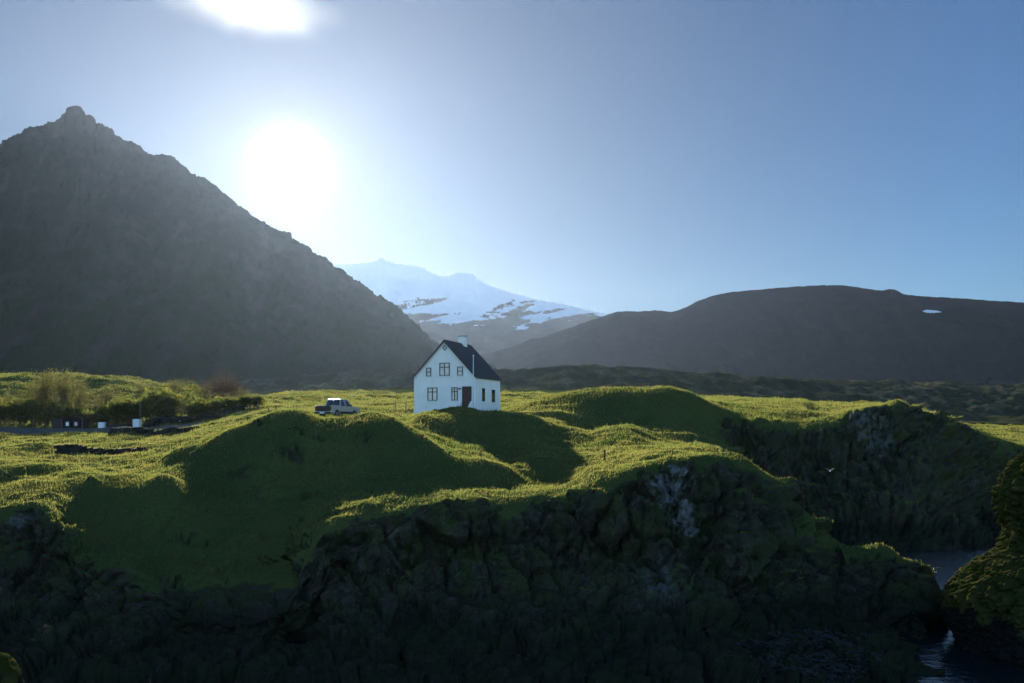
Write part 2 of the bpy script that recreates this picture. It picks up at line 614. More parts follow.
# second row of crests / toe of the far cliff
S.append([(-340, 446, 106), (0, 446, 106), (165, 440, 106), (220, 429, 105), (262, 421, 104), (330, 417.5, 104), (370, 418.5, 104), (390, 420, 103), (405, 424, 101), (420, 416.5, 100), (450, 413, 100), (500, 412, 100), (525, 416, 99),
          (550, 428, 97.5), (566, 437, 96.5), (590, 440, 96), (605, 434, 97), (628, 431.5, 97), (645, 440, 97), (660, 446, 96), (700, 449, 95), (725, 462, 93)]+[Zk(750, -7, 90), Zk(775, -10.3, 86), Zk(850, -10.5, 84), Zk(1000, -10.5, 84), Zk(1372, -10.5, 86)])
# house terrace / ledges half-way up the far cliff
S.append([(-340, 440, 117), (0, 440, 117), (165, 433, 117), (262, 419, 115), (340, 418, 114), (405, 418.5, 114), (450, 417, 113), (500, 417, 113), (525, 416, 111), (550, 418.5, 110), (570, 424, 109), (590, 431, 108), (620, 433, 108),
          (650, 434, 108), (690, 436, 108), (720, 448, 107), (745, 480, 104), (780, 500, 102), (830, 490, 102), (870, 478, 103), (900, 464, 104), (930, 467, 104), (955, 485, 104), (980, 508, 105), (1010, 505, 108), (1100, 495, 110), (1372, 490, 112)])
# big hill and far rim
S.append([(-340, 434, 132), (0, 434.5, 132), (120, 434, 132), (200, 426, 131), (262, 412.5, 130), (340, 413, 130), (405, 414, 130), (500, 411, 130), (520, 405.5, 130), (550, 399, 129), (580, 392.5, 128), (610, 388.5, 127.5),
          (640, 387, 127), (670, 389.5, 126), (695, 396.5, 124), (718, 407, 121), (740, 416, 118.5), (765, 421, 116), (790, 423, 116), (832, 418, 116), (851, 411, 116.5), (880, 405, 117.5), (897, 401, 118), (908, 406, 118.5),
          (914, 413, 119), (940, 416, 119.5), (952, 426, 120), (980, 435, 121), (1000, 444, 122), (1024, 446, 124), (1100, 441, 128), (1372, 438, 130)])
# land behind
S.append([(-340, 420, 150), (0, 421, 150), (120, 419, 150), (200, 414, 150), (262, 407, 150), (340, 407.5, 150), (405, 408, 150), (500, 406.5, 150), (550, 404, 149), (600, 402, 148), (640, 402, 147), (695, 404, 145), (740, 403.5, 142),
          (760, 405, 140), (800, 404, 140), (815, 409, 140), (850, 408, 140), (897, 406, 140), (912, 413, 140), (940, 415, 140), (955, 428, 142), (1000, 438, 146), (1024, 439, 150), (1372, 437, 155)])
S.append([(-340, 375, 205), (0, 376, 205), (60, 376, 205), (100, 377, 205), (150, 383, 205), (200, 391, 203), (250, 399, 200), (300, 396, 215), (340, 396, 230), (400, 396, 240), (500, 394, 250), (560, 396, 250), (700, 398, 250), (760, 402, 240), (820, 405, 230), (912, 409, 220),
          (955, 427, 210), (1024, 428, 205), (1372, 427, 205)])
S.append([(-340, 378, 240), (0, 379, 240), (150, 387, 240), (250, 400, 235), (300, 393, 285), (500, 391, 300), (700, 397, 300), (820, 407, 290), (912, 425, 280), (955, 436, 240), (1024, 437, 240), (1372, 437, 240)])
S.append([(-340, 400, 330), (900, 425, 330), (1372, 436, 330)])
ROWS = [6, 44, 62, 26, 20, 30, 18, 18, 24, 36, 44, 24, 40, 8, 4]
X, Y, Z = loft(S, ROWS, us)
nr, nc = X.shape
V = np.stack([X, Y, Z], axis=-1)
flat = V.reshape(-1, 3)

# soft, uneven turf: broad lumps, then tussocks
und = fbm(flat*np.array([1/7.0, 1/7.0, 0]), 3, seed=3)*0.40+fbm(flat*np.array([1/1.7, 1/1.7, 0.2]), 3, seed=9)*0.13+fbm(flat*np.array([1/3.4, 1/5.0, 0.0]), 3, seed=13, ridged=True)*0.28
dist_fade = sstep(20, 45, flat[:, 1])*(1+0.9*sstep(130, 200, flat[:, 1]))
flat[:, 2] += und*dist_fade
# small hummocks scattered over the turf
rh = np.random.default_rng(77)
for i in range(95):
    hd = 58+60*rh.random()
    hu = -60+820*rh.random()
    hx_ = (hu-CU)/F*hd
    hr, hh_ = 0.9+1.7*rh.random(), 0.16+0.34*rh.random()
    if (abs(hu-338) < 32 and 84 < hd < 108) or (405 < hu < 500 and hd > 104) or (30 < hu < 175 and 76 < hd < 104) or (30 < hu < 250 and hd > 104) or (570 < hu < 640 and hd < 84) or (hu > 620 and hd < 80) or hd < 60+0.004*abs(hu-300):
        continue
    ca_, sa_ = math.cos(rh.random()*3), math.sin(rh.random()*3)
    sel = np.where((np.abs(flat[:, 1]-hd) < 8) & (np.abs(flat[:, 0]-hx_) < 8))[0]
    px_, py_ = flat[sel, 0]-hx_, flat[sel, 1]-hd
    a_, b_ = px_*ca_+py_*sa_, -px_*sa_+py_*ca_
    flat[sel, 2] += hh_*np.exp(-((a_/(hr*1.8))**2+(b_/hr)**2))
N = grid_normals(V).reshape(-1, 3)
slope = 1-N[:, 2]
row_t = np.concatenate([k+np.arange(n)/n for k, n in enumerate(ROWS)]+[[len(ROWS)]])     # strand number of every row
rt = np.repeat(row_t, nc)
uc = np.tile(us, nr)
gully = sstep(105, 150, uc)*(1-sstep(285, 305, uc))
rtn = rt+0.42*fbm(flat/1.5, 4, seed=24)
face1 = sstep(0.2, 0.9, rt)*(1-sstep(2.55, 2.95, rtn))*(rt < 3.4)*(1-0.8*gully*sstep(1.9, 2.7, rt))
ext_ = 0.22*sstep(900, 915, uc)*(1-sstep(975, 1000, uc))
face2 = sstep(8.6, 9.2, rt)*(1-sstep(10.7+ext_, 10.97+ext_, rt+0.25*fbm(flat/2.0, 4, seed=25)))*sstep(705, 745, uc)
face = np.maximum(face1, face2)
vpix = HV-flat[:, 2]*F/flat[:, 1]
n_gul = fbm(flat/2.6, 4, seed=23)
face = np.maximum(face, sstep(565, 615, vpix+60*n_gul)*gully*(0.55+0.45*sstep(-0.15, 0.2, fbm(flat/1.8, 3, seed=27)))*(rt < 4.5))
outcrop = sstep(0.30, 0.46, fbm(flat/np.array([2.6, 2.6, 1.6]), 4, seed=26))*sstep(0.02, 0.05, slope)*(flat[:, 1] < 82)*(flat[:, 1] > 55)*(uc < 385)
face = np.maximum(face, 0.8*outcrop)
rocky = np.clip(sstep(0.30, 0.55, slope+0.10*fbm(flat/2.2, 4, seed=21))+face*(0.75+0.5*fbm(flat/2.5, 3, seed=22)), 0, 1)
# rock faces: blocks, cracks and ledges
idx = np.where(rocky > 0.02)[0]
q = flat[idx]
warp = np.stack([fbm(q/3.0, 3, seed=40+i) for i in range(3)], axis=1)*0.6
f1, f2, cid = worley((q+warp)*np.array([0.55, 0.55, 0.33]), seed=5)
tl1 = worley.tilt
g1, g2, cid2 = worley((q+warp*0.6)*np.array([1.7, 1.7, 1.2]), seed=15)
tl2 = worley.tilt
big = fbm(q/4.5, 3, seed=50)*1.6
blk = (cid-0.5)*1.25-0.75*np.exp(-(f2-f1)*15)+1.5*tl1
sml = (cid2-0.5)*0.34-0.24*np.exp(-(g2-g1)*13)+0.55*tl2
fine = fbm(q/0.55, 5, gain=0.66, seed=61)*0.30+fbm(q/1.3, 3, seed=62, ridged=True)*0.16
far_ = 1+0.9*sstep(70, 95, q[:, 1])
disp = np.clip((big+blk+sml+fine)*rocky[idx], -1.3, 1.1)*far_
nh = N[idx].copy()
nh[:, 2] *= 0.55
flat[idx] += nh*disp[:, None]
V = flat.reshape(nr, nc, 3)
N = grid_normals(V).reshape(-1, 3)
pale = np.zeros(len(flat))
for (pu, pv, pd, ru, rv, st_) in ((672, 486, 55, 24, 20, 1.0), (682, 522, 54, 16, 14, 0.9), (655, 575, 52, 16, 22, 0.22), (24, 516, 53, 12, 12, 0.35), (395, 540, 52, 10, 14, 0.25), (870, 430, 112, 22, 30, 0.3)):
    c = P(pu, pv, pd)
    rr = ((flat[:, 0]-c.x)/(ru/F*pd))**2+((flat[:, 2]-c.z)/(rv/F*pd))**2
    near_ = (np.abs(flat[:, 1]-pd) < 6) & (rr < 6)
    ii = np.where(near_)[0]
    pale[ii] = np.maximum(pale[ii], st_*sstep(0.25, 0.75, 1.15-0.6*rr[ii]+1.0*fbm(flat[ii]/0.9, 5, gain=0.65, seed=70)-0.25))
rock_at = np.clip(sstep(0.30, 0.55, (1-N[:, 2])*0.5+0.5*slope+0.12*fbm(flat/1.6, 4, seed=33))*0.75+face*(0.85+0.7*fbm(flat/1.8, 4, seed=34))-0.35*sstep(0.75, 0.95, N[:, 2])*face, 0, 1)
rock_at = np.maximum(rock_at, 1-sstep(-8.8, -7.6, flat[:, 2]+0.5*n_gul))
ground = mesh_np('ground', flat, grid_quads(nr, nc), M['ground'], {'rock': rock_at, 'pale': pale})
tag(ground, 'grassy mounds above dark rock cliffs falling to the sea', 'ground', kind='structure')


def gz(x, y):
    """height of the ground sheet under a point"""
    u = x/y*F+CU
    c = int(np.clip(round((u-us[0])/1.3), 0, nc-1))
    ys = V[:, c, 1]
    o = np.argsort(ys)
    return float(np.interp(y, ys[o], V[o, c, 2]))


def at(u, d, dz=0.0):
    x = (u-CU)/F*d
    return Vector((x, d, gz(x, d)+dz))


# ------------------------------------------------------------------ grass blades on the turf (one mass)
def make_grass(count, seed):
    rng = np.random.default_rng(seed)
    A = V[:-1, :-1].reshape(-1, 3)
    B = V[:-1, 1:].reshape(-1, 3)
    C = V[1:, :-1].reshape(-1, 3)
    ar = np.linalg.norm(np.cross(B-A, C-A), axis=1)
    rk = rock_at.reshape(nr, nc)[:-1, :-1].ravel()
    uu = A[:, 0]/A[:, 1]*F+CU
    ok = (rk < 0.42) & (A[:, 1] > 45) & (A[:, 1] < 260) & (uu > -120) & (uu < 1140) & (A[:, 2] > -8.2)
    patch = 0.55+0.9*np.clip(fbm(A/3.0, 3, seed=90)+0.4, 0, 1)
    tk_ = P(338, 418, 96)
    ok = ok & (np.hypot(A[:, 0]-tk_.x, A[:, 1]-tk_.y) > 3.2)
    wgt = ar*ok*(1-rk)*patch*(60.0/np.maximum(A[:, 1], 50))**1.3
    cdf = np.cumsum(wgt)
    pick = np.searchsorted(cdf, rng.random(count)*cdf[-1])
    r1, r2 = rng.random((count, 1)), rng.random((count, 1))
    base = A[pick]+(B[pick]-A[pick])*r1+(C[pick]-A[pick])*r2
    d = base[:, 1:2]
    sc = np.clip(d/60.0, 0.9, 2.6)**0.75
    tuft = np.clip(fbm(base/1.1, 2, seed=95)+0.55, 0.15, 1.3)[:, None]
    hgt = (0.045+0.15*rng.random((count, 1))**1.8)*sc*(0.75+0.45*tuft)
    hgt = hgt*np.where(rng.random((count, 1)) < 0.025, 2.0, 1.0)
    wid = (0.014+0.016*rng.random((count, 1)))*sc
    an = rng.random((count, 1))*2*np.pi
    side = np.concatenate([np.cos(an), np.sin(an), np.zeros_like(an)], axis=1)
    lean = rng.normal(0, 0.42, (count, 2))+np.array([0.22, -0.05])
    nrm = N.reshape(nr, nc, 3)[:-1, :-1].reshape(-1, 3)[pick]
    up = np.concatenate([lean, np.ones((count, 1))], axis=1)+0.5*nrm
    up /= np.linalg.norm(up, axis=1, keepdims=True)
    base = base-0.02*up
    tip = base+up*hgt
    Vb = np.stack([base-side*wid, base+side*wid, tip], axis=1).reshape(-1, 3)
    Q = np.arange(count*3).reshape(-1, 3)
    return mesh_np('grass', Vb, Q, M['blade'], smooth=False)


grass = make_grass(1150000, 4)
tag(grass, 'short sunlit grass growing over the mounds', 'grass', kind='stuff')

# ------------------------------------------------------------------ water
def water_mat():
    m, t = material('sea_water')
    p = t.n('ShaderNodeBsdfPrincipled')
    p.inputs['Base Color'].default_value = (0.006, 0.012, 0.016, 1)
    p.inputs['Roughness'].default_value = 0.06
    p.inputs['IOR'].default_value = 1.33
    b = t.n('ShaderNodeBump')
    b.inputs['Strength'].default_value = 0.8
    b.inputs['Distance'].default_value = 0.07
    mp = t.n('ShaderNodeMapping')
    mp.inputs['Scale'].default_value = (1.0, 1.5, 1.0)
    t.l(t.obj_co(), mp.inputs[0])
    t.l(t.math('ADD', t.math('POWER', t.noise(1.5, 3, 0.5, mp.outputs[0]), 2.0), t.math('MULTIPLY', t.noise(4.0, 3, 0.6, mp.outputs[0]), 0.3)), b.inputs['Height'])
    t.l(b.outputs[0], p.inputs['Normal'])
    o = t.n('ShaderNodeOutputMaterial')
    t.l(p.outputs[0], o.inputs['Surface'])
    return m


M['water'] = water_mat()
sea = MB().poly([(-160, 12, SEA), (160, 12, SEA), (220, 135, SEA), (-60, 135, SEA)], [(0, 1, 2, 3)]).build('water', M['water'])
tag(sea, 'dark rippled sea water in the gap between the cliffs', 'water', kind='structure')

# ------------------------------------------------------------------ the cliff top the photographer stands on, with an added hill behind
gx, gy = np.meshgrid(np.linspace(-90, 90, 220), np.linspace(-60, 30, 150))
pt = np.stack([gx.ravel(), gy.ravel(), np.zeros(gx.size)], axis=1)
edge = 4.0+1.6*fbm(np.stack([pt[:, 0]/9, pt[:, 0]*0, pt[:, 0]*0], axis=1), 3, seed=7)
zz = -1.75-10.6*sstep(0, 10, pt[:, 1]-edge+fbm(pt/2.5, 3, seed=8)*0.8)+0.3*fbm(pt/5, 4, seed=12)+13.0*sstep(6, 45, -pt[:, 1])  # last term adds an unseen hill that blocks sky light from the cliffs
zz = np.minimum(zz, np.where(pt[:, 1] > 2, -1.55-0.30*(pt[:, 1]-1), 9.0))
pt[:, 2] = zz
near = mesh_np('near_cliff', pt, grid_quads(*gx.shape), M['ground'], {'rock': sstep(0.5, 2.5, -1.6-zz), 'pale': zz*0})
tag(near, 'cliff top under the viewpoint with an added hill behind it', 'ground', kind='structure')

# ------------------------------------------------------------------ far land and mountains
def far_sheet(name, strands, rows, step, mat, rough, label, cat='mountain', u0=-900, u1=1950, snow=None, seed=0, crest=None, quiet=None, big=25, k=1.0):
    strands = [[(u_, v_, d_*k) for u_, v_, d_ in st] for st in strands]
    rough = [(tuple(a_*k for a_ in wl), amp*k, oc, rg) for wl, amp, oc, rg in rough]
    big *= k
    uf = np.arange(u0, u1, step)
    x, y, z = loft(strands, rows, uf)
    r_, c_ = x.shape
    G = np.stack([x, y, z], axis=-1)
    p = G.reshape(-1, 3)
    n = grid_normals(G).reshape(-1, 3)
    base = p.copy()
    wgt = np.ones(len(p))
    if crest is not None:
        rt_ = np.concatenate([k+np.arange(n_)/n_ for k, n_ in enumerate(rows)]+[[len(rows)]])
        wgt = np.repeat(np.clip(np.abs(rt_-crest)*1.6, 0, 1), c_)
    if quiet is not None:
        wgt = wgt*(0.15+0.85*sstep(quiet[0], quiet[1], p[:, 1]))
    for (wl, amp, oc, rg) in rough:
        nz = fbm(base/np.array(wl), oc, gain=0.52, seed=seed+int(amp*10) % 97, ridged=rg)
        p += n*((nz-nz.mean())*amp*(wgt if max(wl) > big or crest is None else (1.0-0.45*wgt)))[:, None]
    el = (p[:, 2]-p[:, 2].min())/(np.ptp(p[:, 2])+1e-6)
    at_ = {'elev': el, 'snow': np.zeros(len(p)) if snow is None else snow(p)}
    o = mesh_np(name, p, grid_quads(r_, c_), mat, at_)
    return tag(o, label, cat, kind='structure')


# plain and lava field
L = [[(-900, 420, 245), (1950, 424, 245)],
     [(-900, 392, 330), (-340, 393, 330), (0, 394, 330), (250, 400, 330), (400, 397, 330), (600, 400, 330), (740, 412, 330), (900, 422, 330), (1024, 424, 330), (1950, 424, 330)],
     [(-900, 390, 480), (0, 391, 480), (300, 390, 460), (420, 388, 450), (500, 388, 450), (640, 392, 450), (740, 400, 450), (900, 412, 450), (1024, 417, 450), (1950, 418, 450)],
     [(-900, 389, 620), (0, 389, 620), (330, 376, 620), (360, 371.5, 620), (410, 373, 620), (500, 374, 620), (545, 373, 620), (590, 369, 620), (640, 372, 620), (700, 376, 620), (760, 380, 620), (850, 384, 640), (950, 386, 660), (1024, 388, 680), (1950, 388, 680)],
     [(-900, 390, 900), (0, 390, 900), (330, 380, 900), (410, 378, 900), (500, 376, 900), (590, 373, 900), (700, 377, 900), (760, 381, 900), (850, 385, 900), (1024, 388, 900), (1950, 388, 900)],
     [(-900, 386, 1700), (0, 386, 1700), (500, 377, 1700), (600, 377, 1700), (1024, 388, 1700), (1950, 388, 1700)],
     [(-900, 384, 3000), (500, 380, 3000), (1950, 386, 3000)]]
far_sheet('lava_plain', L, [6, 22, 30, 20, 14, 6], 3.0, M['lava'],
          [((26, 20, 30), 4.5, 4, False), ((60, 60, 60), 3.2, 3, True), ((8, 8, 8), 1.8, 4, True)], 'dark rough lava field behind the grass', 'lava field', seed=100, quiet=(300, 520))

# snow mountain far behind
G = [[(-900, 392, 2600), (1950, 392, 2600)],
     [(-900, 372, 3300), (300, 372, 3300), (430, 372, 3300), (500, 365, 3300), (560, 362, 3300), (640, 365, 3300), (1950, 372, 3300)],
     [(-900, 350, 4600), (300, 345, 4600), (430, 340, 4600), (500, 338, 4600), (560, 336, 4600), (640, 336, 4600), (1950, 350, 4600)],
     [(-900, 330, 5400), (300, 322, 5400), (430, 324, 5400), (500, 326, 5400), (560, 328, 5400), (640, 330, 5400), (1950, 345, 5400)],
     [(-900, 300, 7000), (200, 278, 7000), (300, 270, 7000), (333, 267, 7000), (360, 265, 7000), (376, 263, 7000), (381, 258.5, 7000), (386, 263, 7000), (405, 267, 7000), (420, 268.5, 7000), (433, 276, 7000), (446, 279, 7000),
      (455, 276, 7000), (472, 276.5, 7000), (478, 282.5, 7000), (502, 293, 7000), (531, 301, 7000), (572, 309.5, 7000), (609, 317.5, 7000), (700, 335, 7000), (1950, 360, 7000)],
     [(-900, 380, 9000), (1950, 380, 9000)]]


def snow_glacier(p):
    v = HV-p[:, 2]*F/p[:, 1]
    p = p/0.66
    h = p[:, 2]
    pd_ = np.stack([p[:, 0]+1.6*p[:, 2], p[:, 1], p[:, 2]-0.45*p[:, 0]], axis=1)
    s = 0.24+0.85*sstep(420, 1060, h)+0.85*fbm(pd_/np.array([360, 900, 60]), 5, gain=0.6, seed=5)
    return s*sstep(440, 600, h+120*fbm(pd_/np.array([500, 900, 200]), 3, seed=8))


far_sheet('snowy_mountain', G, [10, 26, 20, 60, 12], 1.1, M['glacier'], [((900, 900, 900), 45, 5, True), ((240, 240, 240), 16, 4, True), ((70, 70, 70), 10, 4, True)],
          'distant snow covered mountain behind the valley', snow=snow_glacier, seed=200, crest=4, big=100, k=0.66)

# broad mountain on the right
G = [[(430, 392, 2400), (1950, 392, 2400)],
     [(430, 380, 2500), (500, 379, 2500), (1024, 387, 2500), (1950, 388, 2500)],
     [(430, 372, 2700), (500, 366, 2700), (540, 356, 2700), (600, 348, 2700), (680, 350, 2700), (800, 350, 2700), (1024, 352, 2700), (1950, 352, 2700)],
     [(430, 365, 3300), (470, 360, 3300), (500, 352, 3300), (540, 341, 3300), (570, 331, 3300), (600, 320, 3300), (620, 313.5, 3300), (645, 313, 3300), (670, 312.5, 3300), (685, 308, 3300), (700, 301, 3300), (720, 295, 3300), (740, 292.5, 3300),
      (765, 290, 3300), (790, 288.5, 3300), (835, 286.5, 3300), (868, 291, 3300), (880, 292.5, 3300), (890, 291, 3300), (905, 295.5, 3300), (960, 299, 3300), (1024, 304, 3300), (1300, 315, 3300), (1950, 340, 3300)],
     [(430, 370, 3700), (500, 362, 3700), (600, 345, 3700), (700, 318, 3800), (835, 308, 3800), (1024, 318, 3800), (1950, 350, 3800)],
     [(430, 388, 4800), (1950, 388, 4800)]]


def snow_patch(p):
    u = p[:, 0]/p[:, 1]*F+CU
    v = HV-p[:, 2]*F/p[:, 1]
    return np.where((p[:, 1] < 3400*0.72), np.clip(0.95-(((u-931)/9.0)**2+((v-311.5-(u-931)*0.05)/1.5)**2)*0.55+0.5*fbm(p/22.0, 3, seed=6), 0, 1)*(np.abs(u-931) < 14)*(np.abs(v-311.5) < 4), 0)


far_sheet('broad_mountain', G, [4, 26, 46, 8, 8], 1.6, M['mountain_right'], [((380, 520, 700), 34, 5, True), ((90, 130, 160), 10, 4, True), ((30, 30, 30), 3, 3, True)],
          'broad dark mountain on the right with one snow patch', u0=430, snow=snow_patch, seed=300, crest=3, big=40, k=0.72)

# pyramid mountain on the left
G = [[(-900, 394, 760), (455, 389, 800), (520, 389, 800)],
     [(-900, 388, 830), (0, 387, 850), (300, 384, 900), (400, 379, 950), (455, 378, 1000), (520, 379, 1000)],
     [(-900, 300, 1250), (-340, 290, 1250), (0, 270, 1230), (75, 262, 1230), (200, 300, 1230), (300, 335, 1230), (380, 358, 1230), (420, 366, 1230), (455, 374, 1230), (520, 377, 1230)],
     [(-900, 300, 1500), (-500, 260, 1500), (-340, 236, 1500), (-200, 200, 1500), (-100, 178, 1500), (0, 148, 1500), (14, 141, 1500), (26, 133.5, 1500), (32, 131, 1500), (40, 131.5, 1500), (60, 122.5, 1500), (66, 119.5, 1500), (71, 112, 1500), (78, 110.5, 1500), (83, 117, 1500), (90, 119.5, 1500), (94, 128, 1500), (107, 131, 1500),
      (116, 137, 1500), (135, 149, 1500), (153, 159, 1500), (160, 158.5, 1500), (168, 158.8, 1500), (180, 166, 1500), (193, 179, 1500), (205, 184, 1500), (216, 192, 1500), (226, 201, 1500), (245, 214, 1500), (264, 226, 1500), (281, 233, 1500),
      (307, 250, 1500), (330, 266, 1500), (355, 283, 1500), (378, 298.5, 1500), (383, 300, 1500), (413, 325, 1500), (439, 347, 1500), (455, 362, 1500), (480, 372, 1500), (520, 379, 1500)],
     [(-900, 330, 1700), (0, 230, 1800), (75, 200, 1800), (200, 260, 1800), (300, 310, 1750), (400, 355, 1750), (455, 376, 1750), (520, 384, 1750)],
     [(-900, 390, 2300), (520, 390, 2300)]]
far_sheet('pyramid_mountain', G, [6, 60, 70, 14, 8], 1.3, M['mountain_dark'], [((150, 330, 420), 24, 5, True), ((48, 70, 110), 10, 5, True), ((23, 23, 23), 9, 4, True), ((9, 9, 9), 4.5, 3, False)],
          'steep dark pyramid mountain on the left under the sun', u1=520, seed=400, crest=3)

# ------------------------------------------------------------------ air: even, pale haze round everything
hz = MB().box(-6200, 8200, -200, 6400, -16, 860).build('haze', bpy.data.materials.new('haze_air'))
hm = hz.data.materials[0]
hm.use_nodes = True
t = NT(hm.node_tree)
pv = t.n('ShaderNodeVolumePrincipled')
pv.inputs['Color'].default_value = (0.55, 0.72, 1.0, 1)
pv.inputs['Density'].default_value = HAZE_DENSITY
pv.inputs['Anisotropy'].default_value = 0.70
t.l(pv.outputs[0], t.n('ShaderNodeOutputMaterial').inputs['Volume'])
tag(hz, 'pale blue haze in the air', 'haze', kind='stuff')

# lens shaped cloud high above, outside the haze
def cloud_mat():
    m, t = material('cloud_vapour')
    v = t.n('ShaderNodeVolumePrincipled')
    v.inputs['Color'].default_value = (1, 1, 1, 1)
    v.inputs['Anisotropy'].default_value = 0.82
    ln = t.n('ShaderNodeVectorMath', operation='LENGTH')
    t.l(t.obj_co(), ln.inputs[0])
    mp = t.n('ShaderNodeMapping')
    mp.inputs['Scale'].default_value = (2.0, 2.0, 1.0)
    t.l(t.obj_co(), mp.inputs[0])
    r = t.math('ADD', ln.outputs['Value'], t.math('MULTIPLY', t.math('SUBTRACT', t.noise(1.5, 7, 0.65, mp.outputs[0]), 0.5), 1.1))
    fac = t.math('SUBTRACT', 1.0, t.ramp(r, 0.0, 0.95))
    t.l(t.math('MULTIPLY', t.math('POWER', fac, 1.6), 0.00016), v.inputs['Density'])
    t.l(v.outputs[0], t.n('ShaderNodeOutputMaterial').inputs['Volume'])
    return m


import bmesh
cb = bmesh.new()
bmesh.ops.create_icosphere(cb, subdivisions=4, radius=1.0)
cme = bpy.data.meshes.new('cloud')
cb.to_mesh(cme)
cb.free()
cme.materials.append(cloud_mat())
cloud = bpy.data.objects.new('cloud', cme)
COL.objects.link(cloud)
CD = 6000
cloud.location = P(238, -6, CD)
cloud.scale = (132/F*CD, 700, 36/F*CD)
cloud.rotation_euler = (0, R(9), 0)
tag(cloud, 'bright white lens shaped cloud above the sun', 'cloud', kind='structure')

# ------------------------------------------------------------------ lumpy rocks (stack, boulders)
def moss_mat():
    m, t = material('mossy_rock')
    nz = t.n('ShaderNodeNewGeometry')
    mossy = t.attr('moss')
    n1 = t.noise(1.5, 5, 0.6)
    n2 = t.noise(9, 4, 0.7)
    green = t.mix(t.ramp(n1, 0.35, 0.65), (0.026, 0.036, 0.008), (0.058, 0.056, 0.018))
    rock = t.mix(t.ramp(n2, 0.35, 0.7), (0.008, 0.008, 0.007), (0.024, 0.023, 0.020))
    col = t.mix(t.ramp(t.math('ADD', mossy, t.math('MULTIPLY', t.math('SUBTRACT', n1, 0.5), 0.8)), 0.4, 0.6), rock, green)
    p = t.n('ShaderNodeBsdfDiffuse')
    t.l(col, p.inputs['Color'])
    b = t.n('ShaderNodeBump')
    b.inputs['Strength'].default_value = 0.8
    b.inputs['Distance'].default_value = 0.06
    t.l(n2, b.inputs['Height'])
    t.l(b.outputs[0], p.inputs['Normal'])
    t.l(p.outputs[0], t.n('ShaderNodeOutputMaterial').inputs['Surface'])
    return m


M['moss'] = moss_mat()


def lump_rock(name, centre, prof, amp, seed, moss_top, nth=220, nz_=170, sq=(1, 1), lump=0.55, knob=0.0):
    """rock lofted round a vertical axis; prof is a list of (z, radius, dx, dy)"""
    zs = [k[0] for k in prof]
    zi = np.linspace(zs[0], zs[-1], nz_)
    rr = pchip_at(zs, [k[1] for k in prof], zi)
    ox = pchip_at(zs, [k[2] for k in prof], zi)
    oy = pchip_at(zs, [k[3] for k in prof], zi)
    th = np.linspace(0, 2*np.pi, nth, endpoint=False)
    Xr = centre[0]+ox[:, None]+rr[:, None]*np.cos(th)[None, :]*sq[0]
    Yr = centre[1]+oy[:, None]+rr[:, None]*np.sin(th)[None, :]*sq[1]
    Zr = np.repeat(zi[:, None], nth, axis=1)
    p = np.stack([Xr, Yr, Zr], axis=-1).reshape(-1, 3)
    ax = np.stack([np.repeat((centre[0]+ox)[:, None], nth, 1), np.repeat((centre[1]+oy)[:, None], nth, 1), Zr], -1).reshape(-1, 3)
    nrm = p-ax
    nrm /= np.maximum(np.linalg.norm(nrm, axis=1, keepdims=True), 1e-6)
    f1, f2, cid = worley(p/np.array([1.5, 1.5, 1.2])+0.4*fbm(p, 3, seed=seed)[:, None], seed)
    g1, g2, c2 = worley(p/lump, seed+9)
    fade = np.minimum(1, np.repeat(rr, nth)/1.0)
    d = amp*((cid-0.5)*0.7-0.45*np.exp(-(f2-f1)*7)+0.9*fbm(p/2.4, 3, seed=seed+2)+(0.35-g1)*0.75*lump/0.55+fbm(p/0.3, 3, seed=seed+4)*0.14)
    if knob:
        k1, k2, _ = worley(p/np.array([0.30, 0.30, 0.24]), seed+20)
        h1, h2, _ = worley(p/0.13, seed+30)
        d = d+knob*((0.5-k1)*0.9+(0.5-h1)*0.38)
    p = p+nrm*(d*fade)[:, None]
    p[:, 2] += fbm(p/0.8, 3, seed=seed+6)*0.25*amp*fade
    i = np.arange(nz_*nth).reshape(nz_, nth)
    j = np.roll(i, -1, axis=1)
    Q = np.stack([i[:-1], j[:-1], j[1:], i[1:]], -1).reshape(-1, 4)
    mo = sstep(moss_top-0.8, moss_top+0.8, p[:, 2]+0.8*fbm(p/1.2, 3, seed=seed+8))
    return mesh_np(name, p, Q, M['moss'], {'moss': mo})


c = P(1052, 560, 48)
edge_ = [(-13, 21.3), (-11.2, 21.1), (-10.6, 21.0), (-9.5, 20.95), (-8.5, 21.05), (-7.6, 21.55), (-6.95, 22.25), (-6.35, 23.1), (-6.0, 23.55), (-5.1, 23.8), (-4.2, 23.72), (-3.5, 23.6), (-2.7, 23.7), (-2.0, 24.0), (-1.35, 24.7), (-0.9, 25.5), (-0.75, 26.03)]
stack = lump_rock('sea_stack', (c.x, c.y), [(z_, max(0.02, c.x-x_-0.10), 0, 0.25-2.6*float(1-sstep(-11.5, -8.6, np.array(z_)))) for z_, x_ in edge_], 0.38, 31, -8.9, nth=640, nz_=480, knob=0.36)
tag(stack, 'mossy sea stack with a bulging green foot at the right edge', 'sea stack')
c = P(-4, 670, 27)
b1 = lump_rock('boulder', (c.x, c.y), [(-13, 3.0, -1.0, 0), (-10, 2.2, -0.8, 0), (-8, 1.3, -0.5, 0), (-7.1, 0.85, -0.2, 0), (-6.5, 0.6, -0.1, 0), (-6.25, 0.35, -0.1, 0), (-6.12, 0.02, -0.1, 0)], 0.3, 55, -6.6, nth=140, nz_=120, lump=0.4)
tag(b1, 'dark boulder with a grassy sunlit top in the bottom left corner', 'boulder')
c = P(44, 683, 27)
